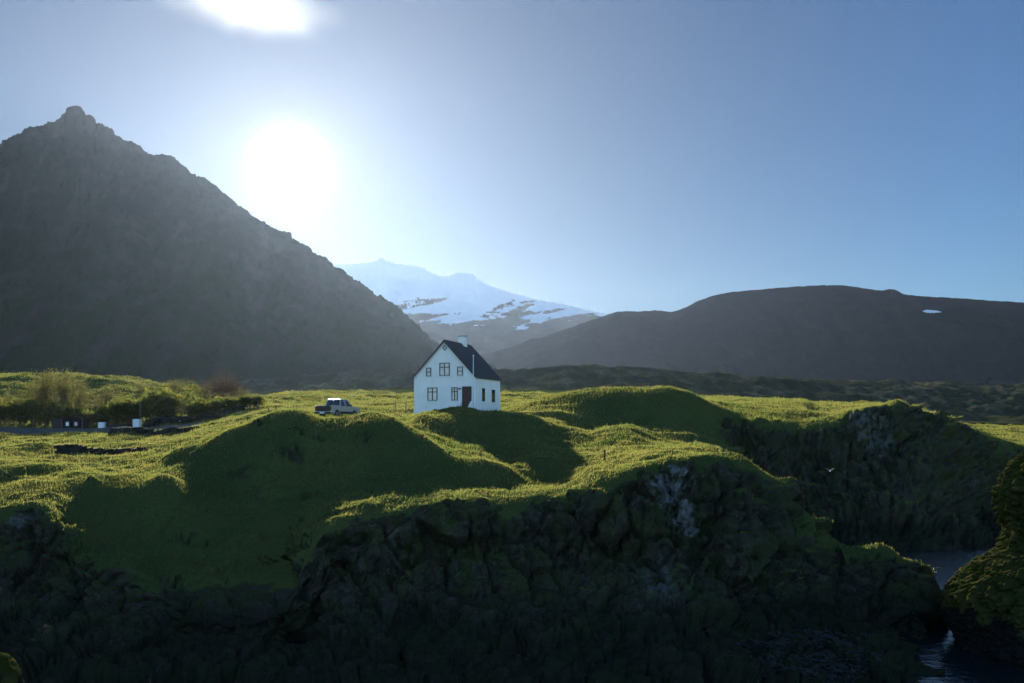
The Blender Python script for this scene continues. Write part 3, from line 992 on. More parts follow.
b2 = lump_rock('boulder', (c.x, c.y), [(-13, 2.4, 0, 0), (-10, 1.5, 0, 0), (-8, 0.9, 0, 0), (-7.4, 0.6, 0, 0), (-7.1, 0.3, 0, 0), (-7.02, 0.02, 0, 0)], 0.25, 77, -3, nth=120, nz_=100, lump=0.4)
tag(b2, 'bare dark boulder low beside the grassy topped boulder', 'boulder')

# pebble beach stones: a mass
rng = np.random.default_rng(12)
def stones_mass(name, n, pts, rad, mat, label, cat):
    cb = bmesh.new()
    bmesh.ops.create_icosphere(cb, subdivisions=1, radius=1.0)
    bv = np.array([v.co[:] for v in cb.verts])
    bf = np.array([[v.index for v in f.verts] for f in cb.faces])
    cb.free()
    Vs, Qs = [], []
    for i in range(n):
        x, y, z = pts[i]
        r = rad*(0.5+rng.random()**2*1.4)
        vv = bv*(1+0.18*rng.normal(size=(len(bv), 1)))*r*np.array([1, 0.8+0.4*rng.random(), 0.65])
        an = rng.random()*6.28
        ca, sa = math.cos(an), math.sin(an)
        vv = vv@np.array([[ca, sa, 0], [-sa, ca, 0], [0, 0, 1]])
        Qs.append(bf+len(bv)*i)
        Vs.append(vv+np.array([x, y, z]))
    o = mesh_np(name, np.concatenate(Vs), np.concatenate(Qs), mat, smooth=False)
    return tag(o, label, cat, kind='stuff')


M['stone'] = simple('dark_stone', (0.024, 0.024, 0.022), 0.85, var=0.45, scale=2.0, bump=0.4, spec=0.2)
pts = []
while len(pts) < 4200:
    d = rng.uniform(39.5, 47.5)
    u = rng.uniform(735, 885)
    x = (u-CU)/F*d
    z = gz(x, d)
    if z < -8.6 and ((u-812)/68)**2+((d-43)/4.2)**2 < 0.55+0.9*rng.random()**2:
        pts.append((x, d, z+0.03))
stones_mass('pebbles', len(pts), pts, 0.075, M['stone'], 'dark pebbles on the beach between the rocks', 'pebbles')

# ------------------------------------------------------------------ materials of the built things
M['white_wall'] = simple('white_render', (0.82, 0.84, 0.85), 0.8, var=0.04, scale=0.7, bump=0.15)
M['roof'] = simple('black_roof_sheet', (0.030, 0.029, 0.032), 0.6, var=0.25, scale=1.5)
M['frame'] = simple('black_window_frame', (0.018, 0.018, 0.02), 0.5)
M['door'] = simple('brown_door', (0.070, 0.034, 0.026), 0.6, var=0.2, scale=4)
M['concrete'] = simple('pale_concrete', (0.42, 0.43, 0.43), 0.85, var=0.1)
M['post'] = simple('weathered_wood', (0.12, 0.095, 0.07), 0.9, var=0.3, scale=6)
M['dark_wood'] = simple('dark_wood', (0.030, 0.026, 0.022), 0.85, var=0.3, scale=6)
M['red_wood'] = simple('reddish_post', (0.10, 0.060, 0.045), 0.85, var=0.25, scale=6)
M['white_paint'] = simple('white_paint', (0.72, 0.74, 0.76), 0.6, var=0.06)
M['asphalt'] = simple('grey_gravel_road', (0.11, 0.107, 0.102), 1.0, var=0.2, scale=1.2, spec=0.0)
M['silver'] = simple('silver_paint', (0.40, 0.39, 0.39), 0.32, metal=0.55, var=0.03)
M['black_plastic'] = simple('black_plastic', (0.016, 0.016, 0.018), 0.6)
M['tyre'] = simple('tyre_rubber', (0.014, 0.014, 0.014), 0.85)
M['rim'] = simple('wheel_rim', (0.20, 0.20, 0.20), 0.4, metal=0.7)
M['red_lens'] = simple('red_lens', (0.16, 0.014, 0.012), 0.25)
M['plate'] = simple('number_plate', (0.7, 0.7, 0.68), 0.5)
M['wall_stone'] = simple('lichened_stone', (0.030, 0.030, 0.024), 1.0, var=0.5, scale=1.4, bump=0.6, spec=0.1)
M['gull'] = simple('white_feather', (0.80, 0.80, 0.80), 0.8, var=0.04)
M['gull_grey'] = simple('grey_feather', (0.42, 0.44, 0.47), 0.8, var=0.05)
M['steel'] = simple('galvanised_steel', (0.30, 0.31, 0.32), 0.5, metal=0.6)


def glass_mat(name, tint, refl):
    m, t = material(name)
    p = t.n('ShaderNodeBsdfPrincipled')
    t.l(t.mix(t.ramp(t.noise(2.0, 3), 0.35, 0.65), tuple(c*0.75 for c in tint), tint), p.inputs['Base Color'])
    p.inputs['Roughness'].default_value = refl
    p.inputs['Specular IOR Level'].default_value = 0.8
    t.l(p.outputs[0], t.n('ShaderNodeOutputMaterial').inputs['Surface'])
    return m


M['pane'] = glass_mat('window_glass_with_curtain', (0.58, 0.62, 0.64), 0.12)
M['dark_pane'] = glass_mat('dark_glass', (0.022, 0.026, 0.032), 0.05)

# ------------------------------------------------------------------ the white house
TH = R(19)
HW, HL, EAVE, RIDGE = 7.9, 8.4, 4.62, 8.82
corner = P(475.9, 416, 116)
HZ = (HV-416.0)/F*116
house = empty('white_house', (corner.x-HW*math.cos(TH), corner.y+HW*math.sin(TH), HZ), -TH)
tag(house, 'white two storey gabled house with black roof and black framed windows', 'house')
# local axes: x along the gable front (left to right), y into the house, front face at y = 0
SLP = (RIDGE-EAVE)/(HW/2)
b = MB().prism([(0, -1.2), (HW, -1.2), (HW, EAVE), (HW/2, RIDGE), (0, EAVE)], 0, HL)
b.build('wall', M['white_wall'], house)
plinth = MB()
plinth.box(-0.04, HW+0.04, -0.04, HL+0.04, -1.3, 0.22)
plinth.build('plinth', M['concrete'], house)
rf = MB()
OV, TK = 0.14, 0.13
ln = math.hypot(HW/2, RIDGE-EAVE)
for s in (-1, 1):
    ex = HW/2+s*(HW/2+OV)
    ez = EAVE-SLP*OV
    prof = [(HW/2, RIDGE+0.02), (ex, ez+0.02), (ex, ez+TK+0.02), (HW/2, RIDGE+TK*1.5)]
    rf.prism(prof, -0.22, HL+0.22)
roof = rf.build('roof', M['roof'], house)
# standing seams of the sheet roof
sm = MB()
k = 0.35
while k < HL:
    for s in (-1, 1):
        ex = HW/2+s*(HW/2+OV)
        ez = EAVE-SLP*OV+TK+0.02
        n = Vector((s*SLP, 0, 1)).normalized()*0.03
        a = Vector((HW/2, k, RIDGE+TK*1.5))+n*0.2
        e = Vector((ex, k, ez))+n*0.2
        sm.tube([a, e], 0.025, 4)
    k += 0.62
sm.build('seam', M['roof'], roof)
fb = MB()
for s in (-1, 1):
    ex = HW/2+s*(HW/2+OV)
    ez = EAVE-SLP*OV
    fb.prism([(HW/2, RIDGE-0.10), (ex, ez-0.12), (ex, ez+TK), (HW/2, RIDGE+TK)], -0.262, -0.224)
fb.build('bargeboard', M['frame'], roof)
ch = MB()
cyy = 5.7
ch.box(HW/2-0.42, HW/2+0.42, cyy-0.48, cyy+0.48, RIDGE-1.1, RIDGE+0.98)
chim = ch.build('chimney', M['white_wall'], roof, 0.02)
cp = MB().box(HW/2-0.5, HW/2+0.5, cyy-0.56, cyy+0.56, RIDGE+0.982, RIDGE+1.09)
cp.box(HW/2-0.36, HW/2+0.36, cyy-0.36, cyy+0.36, RIDGE+1.092, RIDGE+1.17)
cap = cp.build('chimney_cap', M['concrete'], house)


def window(x0, x1, z0, z1, vbars, hbars, side=False, pane='pane', fw=0.09):
    """window on the gable front, or on the right-hand side wall (then x runs along y)"""
    m = MB()
    g = MB()
    sl = MB()

    def bx(mb, a0, a1, d0, d1, h0, h1):
        if side:
            mb.box(HW+d0, HW+d1, a0, a1, h0, h1)
        else:
            mb.box(a0, a1, -d1, -d0, h0, h1)
    bx(m, x0, x0+fw, 0.003, 0.075, z0, z1)
    bx(m, x1-fw, x1, 0.003, 0.075, z0, z1)
    bx(m, x0+fw, x1-fw, 0.003, 0.075, z0, z0+fw)
    bx(m, x0+fw, x1-fw, 0.003, 0.075, z1-fw, z1)
    for f in vbars:
        xc = x0+(x1-x0)*f
        bx(m, xc-0.05, xc+0.05, 0.003, 0.068, z0+fw, z1-fw)
    for f in hbars:
        zc = z0+(z1-z0)*f
        bx(m, x0+fw, x1-fw, 0.003, 0.062, zc-0.05, zc+0.05)
    fr = m.build('window', M['frame'], house)
    bx(g, x0+fw*0.8, x1-fw*0.8, 0.004, 0.03, z0+fw*0.8, z1-fw*0.8)
    g.build('pane', M[pane], fr)
    bx(sl, x0-0.06, x1+0.06, 0.004, 0.12, z0-0.09, z0-0.002)
    sl.build('sill', M['white_wall'], fr)
    return fr


window(3.32, 4.60, 4.74, 6.28, [0.5], [0.66])
window(1.59, 2.24, 4.70, 5.74, [], [0.5])
window(5.58, 6.28, 4.74, 5.80, [], [0.5])
window(1.78, 3.03, 1.83, 3.38, [0.5], [0.66])
window(4.85, 5.62, 1.83, 3.38, [0.5], [0.66])
window(1.75, 2.97, 0.26, 0.66, [0.5], [], pane='dark_pane')
window(2.02, 2.84, 1.75, 3.32, [], [0.66], True, 'dark_pane')
window(5.35, 6.35, 1.72, 3.26, [], [0.66], True, 'dark_pane')
# diamond attic light
dm = MB()
dc, dh, dr = 3.98, 8.05, 0.34
o4 = [(dc, dh+dr), (dc+dr, dh), (dc, dh-dr), (dc-dr, dh)]
i4 = [(dc, dh+dr-0.12), (dc+dr-0.12, dh), (dc, dh-dr+0.12), (dc-dr+0.12, dh)]
for k in range(4):
    k2 = (k+1) % 4
    dm.prism([o4[k], o4[k2], i4[k2], i4[k]], -0.07, -0.003)
dw = dm.build('attic_window', M['frame'], house)
MB().prism([(dc, dh+dr-0.10), (dc+dr-0.10, dh), (dc, dh-dr+0.10), (dc-dr+0.10, dh)], -0.03, -0.004).build('pane', M['pane'], dw)
# door with frame, handle, steps with a white side wall, lamp
dr_ = MB().box(6.30, 7.25, -0.05, -0.003, 0.95, 3.36)
for z0, z1 in ((1.15, 1.95), (2.1, 3.2)):
    dr_.box(6.42, 6.74, -0.072, -0.052, z0, z1)
    dr_.box(6.82, 7.13, -0.072, -0.052, z0, z1)
door = dr_.build('door', M['door'], house)
df = MB().box(6.20, 6.297, -0.09, -0.002, 0.95, 3.46).box(7.253, 7.35, -0.09, -0.002, 0.95, 3.46).box(6.297, 7.253, -0.09, -0.002, 3.363, 3.46)
df.build('door_frame', M['frame'], door)
MB().tube([(6.38, -0.07, 2.02), (6.38, -0.12, 2.02), (6.50, -0.12, 2.02)], 0.02, 6).build('handle', M['steel'], door)
st = MB()
for i in range(5):
    st.box(6.15, 7.38, -0.35-0.28*(i+1), -0.35-0.28*i, -0.9, 0.92-0.18*(i+1))
st.box(6.15, 7.38, -0.35, -0.041, -0.9, 0.92)
st.build('steps', M['concrete'], house)
sw = MB().prism([(-0.041, -0.9), (-0.041, 1.75), (-0.40, 1.72), (-1.85, 0.55), (-1.85, -0.9)], 7.383, 7.52, 'yz')
sw.prism([(-0.041, -0.9), (-0.041, 1.60), (-0.40, 1.55), (-1.85, 0.40), (-1.85, -0.9)], 6.01, 6.147, 'yz')
sw.build('stair_wall', M['white_wall'], house)
MB().box(5.74, 6.02, -0.16, -0.003, 3.12, 3.28).build('lamp', M['black_plastic'], house, 0.02)
# gutter and downpipe on the side
gt = MB().tube([(HW+OV+0.06, -0.2, EAVE-SLP*OV+0.02), (HW+OV+0.06, HL+0.2, EAVE-SLP*OV+0.02)], 0.07, 8)
gt.build('gutter', M['frame'], house)
MB().tube([(HW+OV, 0.14, EAVE-0.35), (HW+0.09, 0.14, EAVE-0.65), (HW+0.09, 0.14, -0.5)], 0.05, 8).build('downpipe', M['white_wall'], house)

# flagpole
fp = at(473.3, 112.5)
ftop = (HV-356.5)/F*112.5
pole = empty('flagpole', fp)
tag(pole, 'slim white flagpole standing in front of the white house', 'flagpole')
MB().tube([(0, 0, -0.4), (0, 0, (ftop-fp.z)*0.5), (0, 0, ftop-fp.z)], [0.075, 0.06, 0.04], 10).build('pole', M['white_paint'], pole, smooth=True)
MB().tube([(0, 0, ftop-fp.z), (0, 0, ftop-fp.z+0.05), (0, 0, ftop-fp.z+0.13), (0, 0, ftop-fp.z+0.19)], [0.05, 0.10, 0.10, 0.03], 10).build('finial', M['white_paint'], pole, smooth=True)

# ------------------------------------------------------------------ pickup truck
tp = at(338, 96)
yaw = R(68)
truck = empty('pickup_truck', tp+Vector((0, 0, 0.03)), yaw)
tag(truck, 'silver double cab pickup truck parked on the grass left of the house', 'pickup truck')
TWd = 0.90     # half width


def arch(cx, r, z0, n=9):
    return [(cx+r*math.cos(math.pi*k/(n-1)), max(z0, 0.38+r*math.sin(math.pi*k/(n-1)))) for k in range(n)]


low_prof = [(2.62, 0.42), (2.66, 0.75), (2.60, 0.98), (2.2, 1.10), (1.05, 1.18), (-0.9, 1.16), (-2.55, 1.16), (-2.60, 0.60), (-2.5, 0.48)]
bottom = [(-2.05, 0.42)]+[p for p in reversed(arch(-1.55, 0.47, 0.42))]+[(0.9, 0.42)]+[p for p in reversed(arch(1.6, 0.47, 0.42))]
bd = MB().prism(low_prof+bottom, -TWd, TWd)
body = bd.build('body', M['silver'], truck, 0.035)
# cab with sloping glass
def cabin(z0, z1, xb, xt, wb, wt, mat, name):
    v = [(xb[0], -wb, z0), (xb[1], -wb, z0), (xb[1], wb, z0), (xb[0], wb, z0), (xt[0], -wt, z1), (xt[1], -wt, z1), (xt[1], wt, z1), (xt[0], wt, z1)]
    return MB().poly(v, [(0, 1, 2, 3), (4, 5, 6, 7), (0, 1, 5, 4), (1, 2, 6, 5), (2, 3, 7, 6), (3, 0, 4, 7)]).build(name, mat, truck, 0.05)


cabin(1.13, 1.80, (-0.95, 1.15), (-0.72, 0.42), 0.84, 0.68, M['dark_pane'], 'cab_glass')
cabin(1.77, 1.86, (-0.78, 0.46), (-0.70, 0.36), 0.70, 0.64, M['silver'], 'cab_roof')
for s in (-1, 1):
    for (xa, xc) in ((-0.95, -0.72), (1.13, 0.42), (0.02, -0.08)):
        MB().tube([(xa, s*0.845, 1.14), (xc, s*0.69, 1.80)], 0.045, 6).build('roof_pillar', M['silver'], truck)
# load bed rails and tailgate
MB().box(-2.50, -0.98, -0.80, 0.80, 1.162, 1.175).build('load_bed', M['black_plastic'], truck)
for s in (-1, 1):
    MB().box(-2.52, -0.98, s*0.848-0.047, s*0.848+0.047, 1.165, 1.24).build('bed_rail', M['silver'], truck, 0.02)
MB().box(-2.645, -2.602, -0.74, 0.74, 0.66, 1.20).build('tailgate', M['black_plastic'], truck, 0.015)  # black colour stands in for shade on the rear face
MB().box(-2.78, -2.61, -0.88, 0.88, 0.42, 0.62).build('bumper', M['black_plastic'], truck, 0.04)
MB().box(2.60, 2.74, -0.86, 0.86, 0.40, 0.66).build('bumper', M['black_plastic'], truck, 0.04)
for s in (-1, 1):
    MB().box(-2.63, -2.55, s*0.82-0.07, s*0.82+0.07, 0.72, 1.10).build('tail_light', M['red_lens'], truck, 0.015)
    MB().box(2.50, 2.66, s*0.66-0.16, s*0.66+0.16, 0.80, 0.94).build('headlight', M['plate'], truck, 0.02)
    MB().box(-1.05, 1.12, s*0.905-0.006, s*0.905+0.006, 0.44, 0.66).build('side_cladding', M['black_plastic'], truck)
    MB().box(0.62, 0.78, s*1.0-0.09, s*1.0+0.09, 1.16, 1.34).build('wing_mirror', M['black_plastic'], truck, 0.03)
    for xd in (0.05, -0.82):
        dmb = MB().box(xd, xd+0.85, s*0.903-0.004, s*0.903+0.004, 0.67, 1.12)
        dd = dmb.build('door', M['silver'], truck)
        MB().box(xd+0.08, xd+0.26, s*0.915-0.012, s*0.915+0.012, 1.0, 1.04).build('handle', M['black_plastic'], dd)
MB().box(-2.795, -2.782, -0.26, 0.26, 0.46, 0.58).build('number_plate', M['plate'], truck)


def wheel(x, y):
    mt = MB()
    n = 24
    s = 1 if y > 0 else -1
    rs = [(0.24, -0.11), (0.34, -0.12), (0.385, -0.08), (0.395, 0), (0.385, 0.08), (0.34, 0.12), (0.24, 0.11)]
    for r_, o_ in rs:
        for k in range(n):
            a = 2*math.pi*k/n
            mt.v.append((x+r_*math.cos(a), y+o_, 0.395+r_*math.sin(a)))
    for i in range(len(rs)-1):
        for k in range(n):
            k2 = (k+1) % n
            mt.f.append((i*n+k, i*n+k2, (i+1)*n+k2, (i+1)*n+k))
    ty = mt.build('wheel', M['tyre'], truck, smooth=True)
    mr = MB()
    mr.tube([(x, y-s*0.10, 0.395), (x, y+s*0.085, 0.395), (x, y+s*0.10, 0.395)], [0.245, 0.245, 0.21], 18)
    for k in range(6):
        a = math.pi*k/3
        mr.tube([(x, y+s*0.105, 0.395), (x+0.2*math.cos(a), y+s*0.105, 0.395+0.2*math.sin(a))], 0.025, 5)
    mr.build('rim', M['rim'], ty)


for x in (-1.55, 1.6):
    for y in (-0.80, 0.80):
        wheel(x, y)

# ------------------------------------------------------------------ road, verge, walls, gate
def strip(name, mid, half, mat, lift, label, cat):
    v, f = [], []
    n = len(mid)
    for i, (x, y) in enumerate(mid):
        a = Vector(mid[min(i+1, n-1)])-Vector(mid[max(i-1, 0)])
        a.normalize()
        nn = Vector((-a.y, a.x))
        for k in range(-3, 4):
            px, py = x+nn.x*half*k/3, y+nn.y*half*k/3
            v.append((px, py, gz(x, y)+lift+0.11*k))
    for i in range(n-1):
        for k in range(6):
            f.append((i*7+k, i*7+k+1, (i+1)*7+k+1, (i+1)*7+k))
    o = MB().poly(v, f).build(name, mat, smooth=True)
    return tag(o, label, cat, kind='structure')


rm = []
for i in range(90):
    u = -140+i*3.9
    d = 131-3.0*sstep(60, 190, u)
    rm.append(((u-CU)/F*d, d))
strip('road', rm, 3.2, M['asphalt'], 0.38, 'grey gravel road running along the left bank', 'road')


def stone_wall(name, u0, u1, d0, d1, h, label, seed):
    """low dry stone wall of stacked stones following the ground; one mesh"""
    rg = random.Random(seed)
    a, e = at(u0, d0), at(u1, d1)
    L_ = (e-a).length
    mb = MB()
    ax = (e-a).normalized()
    nn = Vector((-ax.y, ax.x, 0))
    rows = max(3, int(h/0.2))
    core = []
    for r_ in range(rows):
        s = -rg.random()*0.4
        while s < L_:
            wl = rg.uniform(0.22, 0.6)
            c = a+ax*(s+wl/2)
            hl_ = h*(1-0.4*s/L_)
            z = gz(c.x, c.y)-0.12+r_*hl_/rows
            hh = hl_/rows*rg.uniform(0.95, 1.12)
            tk = 0.38-0.08*r_/rows+rg.uniform(-0.05, 0.05)
            if not (r_ == rows-1 and rg.random() < 0.06):
                pts = []
                for dz in (0, hh):
                    for dn in (-tk, tk):
                        for dx in (-wl/2, wl/2):
                            j = Vector((rg.uniform(-.05, .05), rg.uniform(-.05, .05), rg.uniform(-.05, .05)))
                            p = Vector((c.x, c.y, z+dz))+ax*dx+nn*dn+j
                            p.z = z+dz+j.z
                            pts.append(p)
                mb.poly(pts, [(0, 2, 3, 1), (4, 5, 7, 6), (0, 1, 5, 4), (2, 6, 7, 3), (0, 4, 6, 2), (1, 3, 7, 5)])
            s += wl
    o = mb.build(name, M['wall_stone'])
    return tag(o, label, 'wall')


stone_wall('stone_wall', 58, 142, 86, 91, 0.95, 'dark low stone wall standing alone in the lit pasture below the road', 3)
stone_wall('stone_wall', 112, 196, 117, 114, 0.9, 'dark stones standing in for the shaded bank along the lower verge of the road, running into the mound', 5)  # stone row added where the road bank only lies in shade
stone_wall('stone_wall', 146, 244, 139, 139, 1.35, 'long dark stone wall under the hedge, right of the tall white pillar', 8)


def gate_pillar(u, d, h, w, label):
    p = at(u, d)
    o = MB().prism([(-w/2, -0.3), (w/2, -0.3), (w/2, h), (w/2-0.05, h+0.06), (-w/2+0.05, h+0.06), (-w/2, h)], -w/2, w/2).build('gate_pillar', M['white_paint'], None, 0.02)
    o.location = p
    return tag(o, label, 'gate pillar', 'white gate pillars by the road')


gate_pillar(102, 136, 1.22, 0.78, 'shorter white gate pillar, left of the dark barred gate')
gate_pillar(137, 135, 1.72, 0.86, 'taller white gate pillar, right of the dark barred gate')
ga, ge = at(105.5, 136), at(133, 135.2)
gate = empty('field_gate', ga)
tag(gate, 'dark barred field gate between the two white pillars', 'gate')
gv = ge-ga
for f in (0.02, 0.98):
    MB().tube([gv*f+Vector((0, 0, 0.05)), gv*f+Vector((0, 0, 1.25))], 0.05, 6).build('gate_post', M['dark_wood'], gate)
for k in range(5):
    z = 0.2+k*0.23
    MB().tube([gv*0.02+Vector((0, 0, z)), gv*0.98+Vector((0, 0, z))], 0.035, 6).build('bar', M['dark_wood'], gate)
MB().tube([gv*0.02+Vector((0, 0, 0.2)), gv*0.98+Vector((0, 0, 1.12))], 0.03, 6).build('brace', M['dark_wood'], gate)
MB().box(0, gv.x, 0.35, 0.42, -0.1, 1.12).build('backing_board', M['dark_wood'], gate)

# timber bin shelter with two bins
bs = at(57, 137)
shel = empty('bin_shelter', bs)
tag(shel, 'dark timber bin shelter with two reddish posts beside the road', 'bin shelter')
W2 = (80-52)/F*137
MB().box(0, W2, 0.95, 1.05, -0.2, 1.62).build('back_panel', M['dark_wood'], shel)
MB().box(-0.75, 0.52, 0.0, 0.95, -0.2, 1.60).build('side_box', M['dark_wood'], shel, 0.02)
for x in (0.60, W2-0.45):
    MB().box(x, x+0.14, -0.06, 0.08, -0.2, 1.72).build('post', M['red_wood'], shel)
MB().box(0.5, W2-0.25, -0.05, 1.05, 1.725, 1.80).build('lid', M['dark_wood'], shel)
for i, x in enumerate((0.84, 2.02)):
    bn = empty('wheelie_bin', bs+Vector((x, 0.25, 0.0)))
    tag(bn, ['black bin with a pale square sticker, nearer the dark side box of the shelter', 'black bin with a pinkish sticker, nearer the right end post of the shelter'][i], 'bin', 'bins in the roadside shelter')
    MB().prism([(0.06, -0.1), (0.86, -0.1), (0.95, 1.25), (0.0, 1.25)], 0, 0.6).build('body', M['black_plastic'], bn, 0.03)
    MB().box(-0.02, 0.97, -0.04, 0.64, 1.253, 1.33).build('lid', M['black_plastic'], bn, 0.02)
    MB().box(0.28, 0.66, -0.022, -0.004, 0.62, 1.12).build('sticker', M['white_paint'] if i == 0 else simple('pink_sticker', (0.62, 0.42, 0.42), 0.6), bn)

# ------------------------------------------------------------------ posts and fences
def fence_post(u, d, h, r, label, group, lean=0.0, mat='post'):
    p = at(u, d)
    o = MB().tube([(0, 0, -0.3), (lean*0.5, 0, h*0.5), (lean, 0, h)], [r, r, r*0.85], 7).build('fence_post', M[mat])
    o.location = p
    return tag(o, label, 'fence post', group)


g1 = 'posts of the wire fence left of the truck'
for (u, h, le, lb) in ((268, 1.05, 0.04, 'short grey fence post left of the truck, nearest the hedge end'), (276, 1.25, -0.04, 'darker upright fence post left of the truck, second from the hedge'),
                       (293, 1.15, 0.06, 'leaning fence post left of the truck, nearer of the close pair'), (297, 1.2, -0.02, 'upright fence post left of the truck, nearest the truck')):
    fence_post(u, 124, h, 0.09, lb, g1, le)
g3 = 'tall posts before the hedge'
fence_post(140.3, 137.5, 4.0, 0.10, 'tall thin pale pole rising behind the taller white pillar', g3)
fence_post(166, 140.5, 2.6, 0.08, 'weathered pale post standing before the hedge, left one', g3, 0.05)
fence_post(183, 140.5, 2.5, 0.08, 'weathered pale post standing before the hedge, right one', g3, -0.08)
fence_post(258, 141, 1.9, 0.08, 'pale post at the right end of the hedge', g3)
fence_post(604.5, 71.5, 0.75, 0.06, 'lone dark stub of a post above the cliff rim, right of the hummocks', None, 0.02, 'dark_wood')

# drying frame left of the house
df0, df1 = at(395.5, 128), at(406.0, 128)
dry = empty('drying_frame', df0)
tag(dry, 'two posts with a rail forming a clothes frame left of the house', 'clothes frame')
dv = df1-df0
for f in (0.0, 1.0):
    MB().tube([dv*f+Vector((0, 0, -0.3)), dv*f+Vector((0, 0, 1.85))], 0.07, 6).build('post', M['post'], dry)
MB().tube([dv*-0.15+Vector((0, 0, 1.72)), dv*1.15+Vector((0, 0, 1.72))], 0.05, 6).build('rail', M['post'], dry)

# ------------------------------------------------------------------ shrubs and small bare trees
def shrub_mesh(seed, h, w, nstem, nleaf, leaf, mats, tall=False):
    rg = np.random.default_rng(seed)
    rr = random.Random(seed)
    sm = MB()
    tips = []
    for i in range(nstem):
        a = rr.random()*6.28
        r0 = rr.random()*w*0.25
        p0 = Vector((math.cos(a)*r0, math.sin(a)*r0, -0.2))
        hh = h*rr.uniform(0.65, 1.0)
        out = rr.uniform(0.15, 0.5)*w
        p1 = p0+Vector((math.cos(a)*out*0.35, math.sin(a)*out*0.35, hh*0.5))
        p2 = p0+Vector((math.cos(a)*out*0.9+rr.uniform(-.2, .2), math.sin(a)*out*0.9+rr.uniform(-.2, .2), hh))
        sm.tube([p0, p1, p2], [0.06, 0.042, 0.014], 5)
        tips += [p1.lerp(p2, f) for f in (0.3, 0.6, 0.9)]
        for j in range(5):
            f = rr.uniform(0.3, 0.95)
            b0 = p0.lerp(p1, f*2) if f < 0.5 else p1.lerp(p2, f*2-1)
            b1 = b0+Vector((rr.uniform(-1, 1)*w*0.22, rr.uniform(-1, 1)*w*0.22, rr.uniform(0.15, 0.5)*h*0.35))
            sm.tube([b0, b1], [0.026, 0.009], 4)
            tips += [b0.lerp(b1, 0.6), b1]
    tips = np.array([t[:] for t in tips])
    k = rg.integers(0, len(tips), nleaf)
    pos = tips[k]+rg.normal(0, 1, (nleaf, 3))*np.array([w*0.09, w*0.09, h*0.06])
    pos[:, 2] = np.maximum(pos[:, 2], 0.05)
    a = rg.normal(0, 1, (nleaf, 3))
    a /= np.linalg.norm(a, axis=1, keepdims=True)
    b = np.cross(a, rg.normal(0, 1, (nleaf, 3)))
    b /= np.linalg.norm(b, axis=1, keepdims=True)
    s = leaf*(0.6+0.8*rg.random((nleaf, 1)))
    Vb = np.stack([pos-a*s, pos+b*s*0.5, pos+a*s, pos-b*s*0.5], axis=1).reshape(-1, 3)
    return sm, Vb, np.arange(nleaf*4).reshape(-1, 4), mats


def shrub(name, seed, h, w, nstem, nleaf, leaf, mat, label, cat, group):
    root = empty(name, (0, 0, 0))
    tag(root, label, cat, group)
    sm, Vb, Q, _ = shrub_mesh(seed, h, w, nstem, nleaf, leaf, None)
    sm.build('stem', M['bark'], root)
    if nleaf:
        mesh_np('foliage', Vb, Q, M[mat], smooth=False, parent=root)
    return root


def scatter(protos, spots, label=None):
    used = {}
    for (k, u, d, s, rz) in spots:
        pr = protos[k]
        if k in used:
            o = copy_tree(pr)
        else:
            o = pr
            used[k] = True
        o.location = at(u, d)
        o.scale = (s, s, s*(0.9+0.2*((u*7) % 1)))
        o.rotation_euler = (0, 0, rz)


HG = 'shrubs of the green hedge along the road'
hl = 'leafy green shrub in the hedge above the road'
protos = [shrub('hedge_shrub', 1000+i, 2.6, 2.7, 12, 3000, 0.13, 'leaf', hl, 'shrub', HG) for i in range(3)]
rg = random.Random(4)
spots = []
u = -70
i = 0
while u < 262:
    fall = sstep(150, 262, u)
    s = (1.22+0.55*float(sstep(105, 150, u))-0.95*fall)*rg.uniform(0.86, 1.16)*(0.7 if 82 < u < 108 else 1.0)
    spots.append((i % 3, u, 142+rg.uniform(-0.8, 0.8), float(s), rg.random()*6))
    u += rg.uniform(9, 12)*float(s)
    i += 1
scatter(protos, spots)
TG = 'thin half bare trees on the left bank'
tl = 'thin half bare small tree behind the hedge on the left bank'
protos = [shrub('young_tree', 2000+i, 8.0, 3.4, 10, 1500, 0.13, 'pale_leaf', tl, 'tree', TG) for i in range(3)]
spots = [(0, 8, 147, 0.72, 1.0), (1, 24, 146, 0.74, 2.2), (2, 38, 147, 1.02, 0.3), (0, 48, 148, 1.08, 3.3), (1, 60, 147, 1.02, 5.1), (2, 71, 148, 1.08, 4.0), (0, 82, 147, 0.80, 2.5), (1, 104, 146, 0.72, 0.9), (2, 113, 147, 0.80, 3.9)]
scatter(protos, spots)
WG = 'pale willow shrubs behind the hedge'
protos = [shrub('willow_shrub', 3000+i, 3.6, 3.4, 12, 1100, 0.11, 'pale_leaf', 'pale green willow shrub rising behind the right part of the hedge', 'shrub', WG) for i in range(2)]
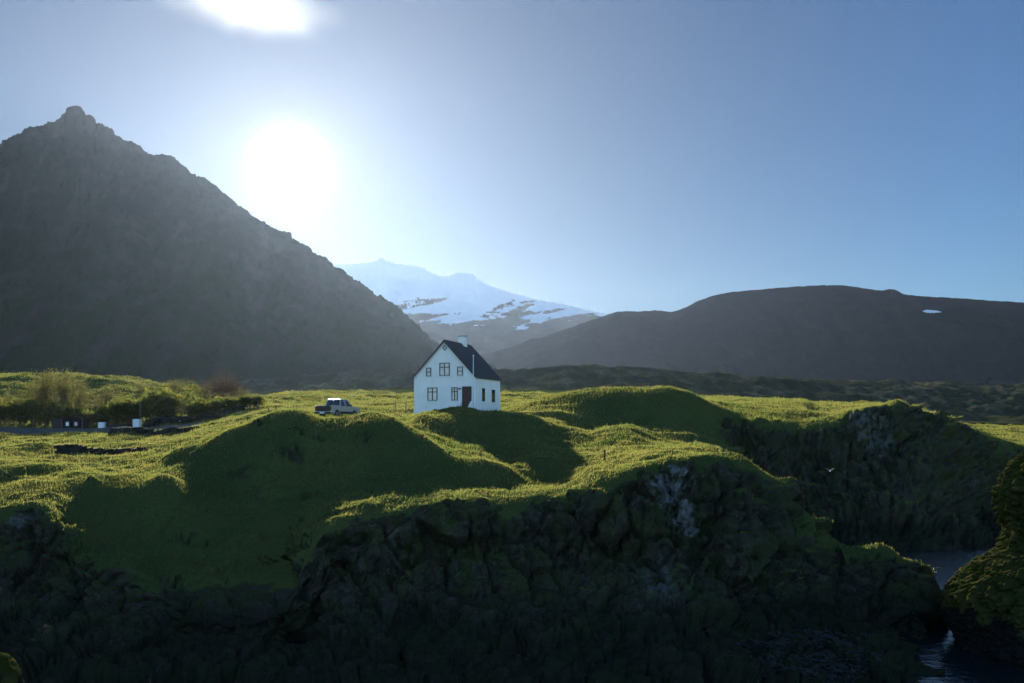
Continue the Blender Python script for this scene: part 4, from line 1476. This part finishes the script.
spots = [(0, 142, 176, 0.62, 1.0), (1, 152, 176, 0.55, 2.2), (0, 178, 172, 1.0, 0.3), (1, 190, 172, 0.98, 1.3), (0, 201, 170, 0.9, 4.0), (1, 243, 160, 0.85, 2.0), (0, 252, 156, 0.6, 2.0)]
scatter(protos, spots)
protos = [shrub('bare_bush', 4000, 5.4, 4.6, 24, 2300, 0.09, 'red_leaf', 'reddish brown bare bush, tallest one at the right end of the hedge', 'bush', None)]
protos[0].location = at(224, 166)
b3 = shrub('bare_bush', 4001, 4.0, 3.4, 16, 1200, 0.09, 'red_leaf', 'smaller reddish brown bush just right of the tallest reddish bush', 'bush', None)
b3.location = at(238, 165)
b4 = shrub('bare_bush', 4002, 4.2, 3.2, 14, 1000, 0.09, 'red_leaf', 'smaller reddish brown bush just left of the tallest reddish bush', 'bush', None)
b4.location = at(211, 167)

# ------------------------------------------------------------------ gull in flight before the far cliff
gl = empty('gull', P(830, 471, 84), R(70))
gl.scale = (0.72, 0.72, 0.72)
tag(gl, 'white gull flying in front of the dark right cliff', 'gull')
MB().tube([(-0.26, 0, 0.02), (-0.16, 0, 0.0), (0.0, 0, -0.01), (0.12, 0, 0.01), (0.2, 0, 0.04), (0.26, 0, 0.03), (0.32, 0, 0.02)], [0.015, 0.05, 0.075, 0.06, 0.045, 0.035, 0.008], 10).build('body', M['gull'], gl, smooth=True)
for s in (-1, 1):
    MB().poly([(0.10, s*0.04, 0.03), (-0.08, s*0.04, 0.03), (0.12, s*0.26, 0.24), (-0.05, s*0.27, 0.22), (-0.06, s*0.56, 0.34), (-0.12, s*0.54, 0.33),
               (0.10, s*0.04, 0.012), (-0.08, s*0.04, 0.012), (0.12, s*0.26, 0.222), (-0.05, s*0.27, 0.205), (-0.06, s*0.56, 0.335), (-0.12, s*0.54, 0.325)],
              [(0, 1, 3, 2), (2, 3, 5, 4), (6, 8, 9, 7), (8, 10, 11, 9), (0, 2, 8, 6), (2, 4, 10, 8), (1, 7, 9, 3), (3, 9, 11, 5), (4, 5, 11, 10), (0, 6, 7, 1)]).build('wing', M['gull_grey'], gl)
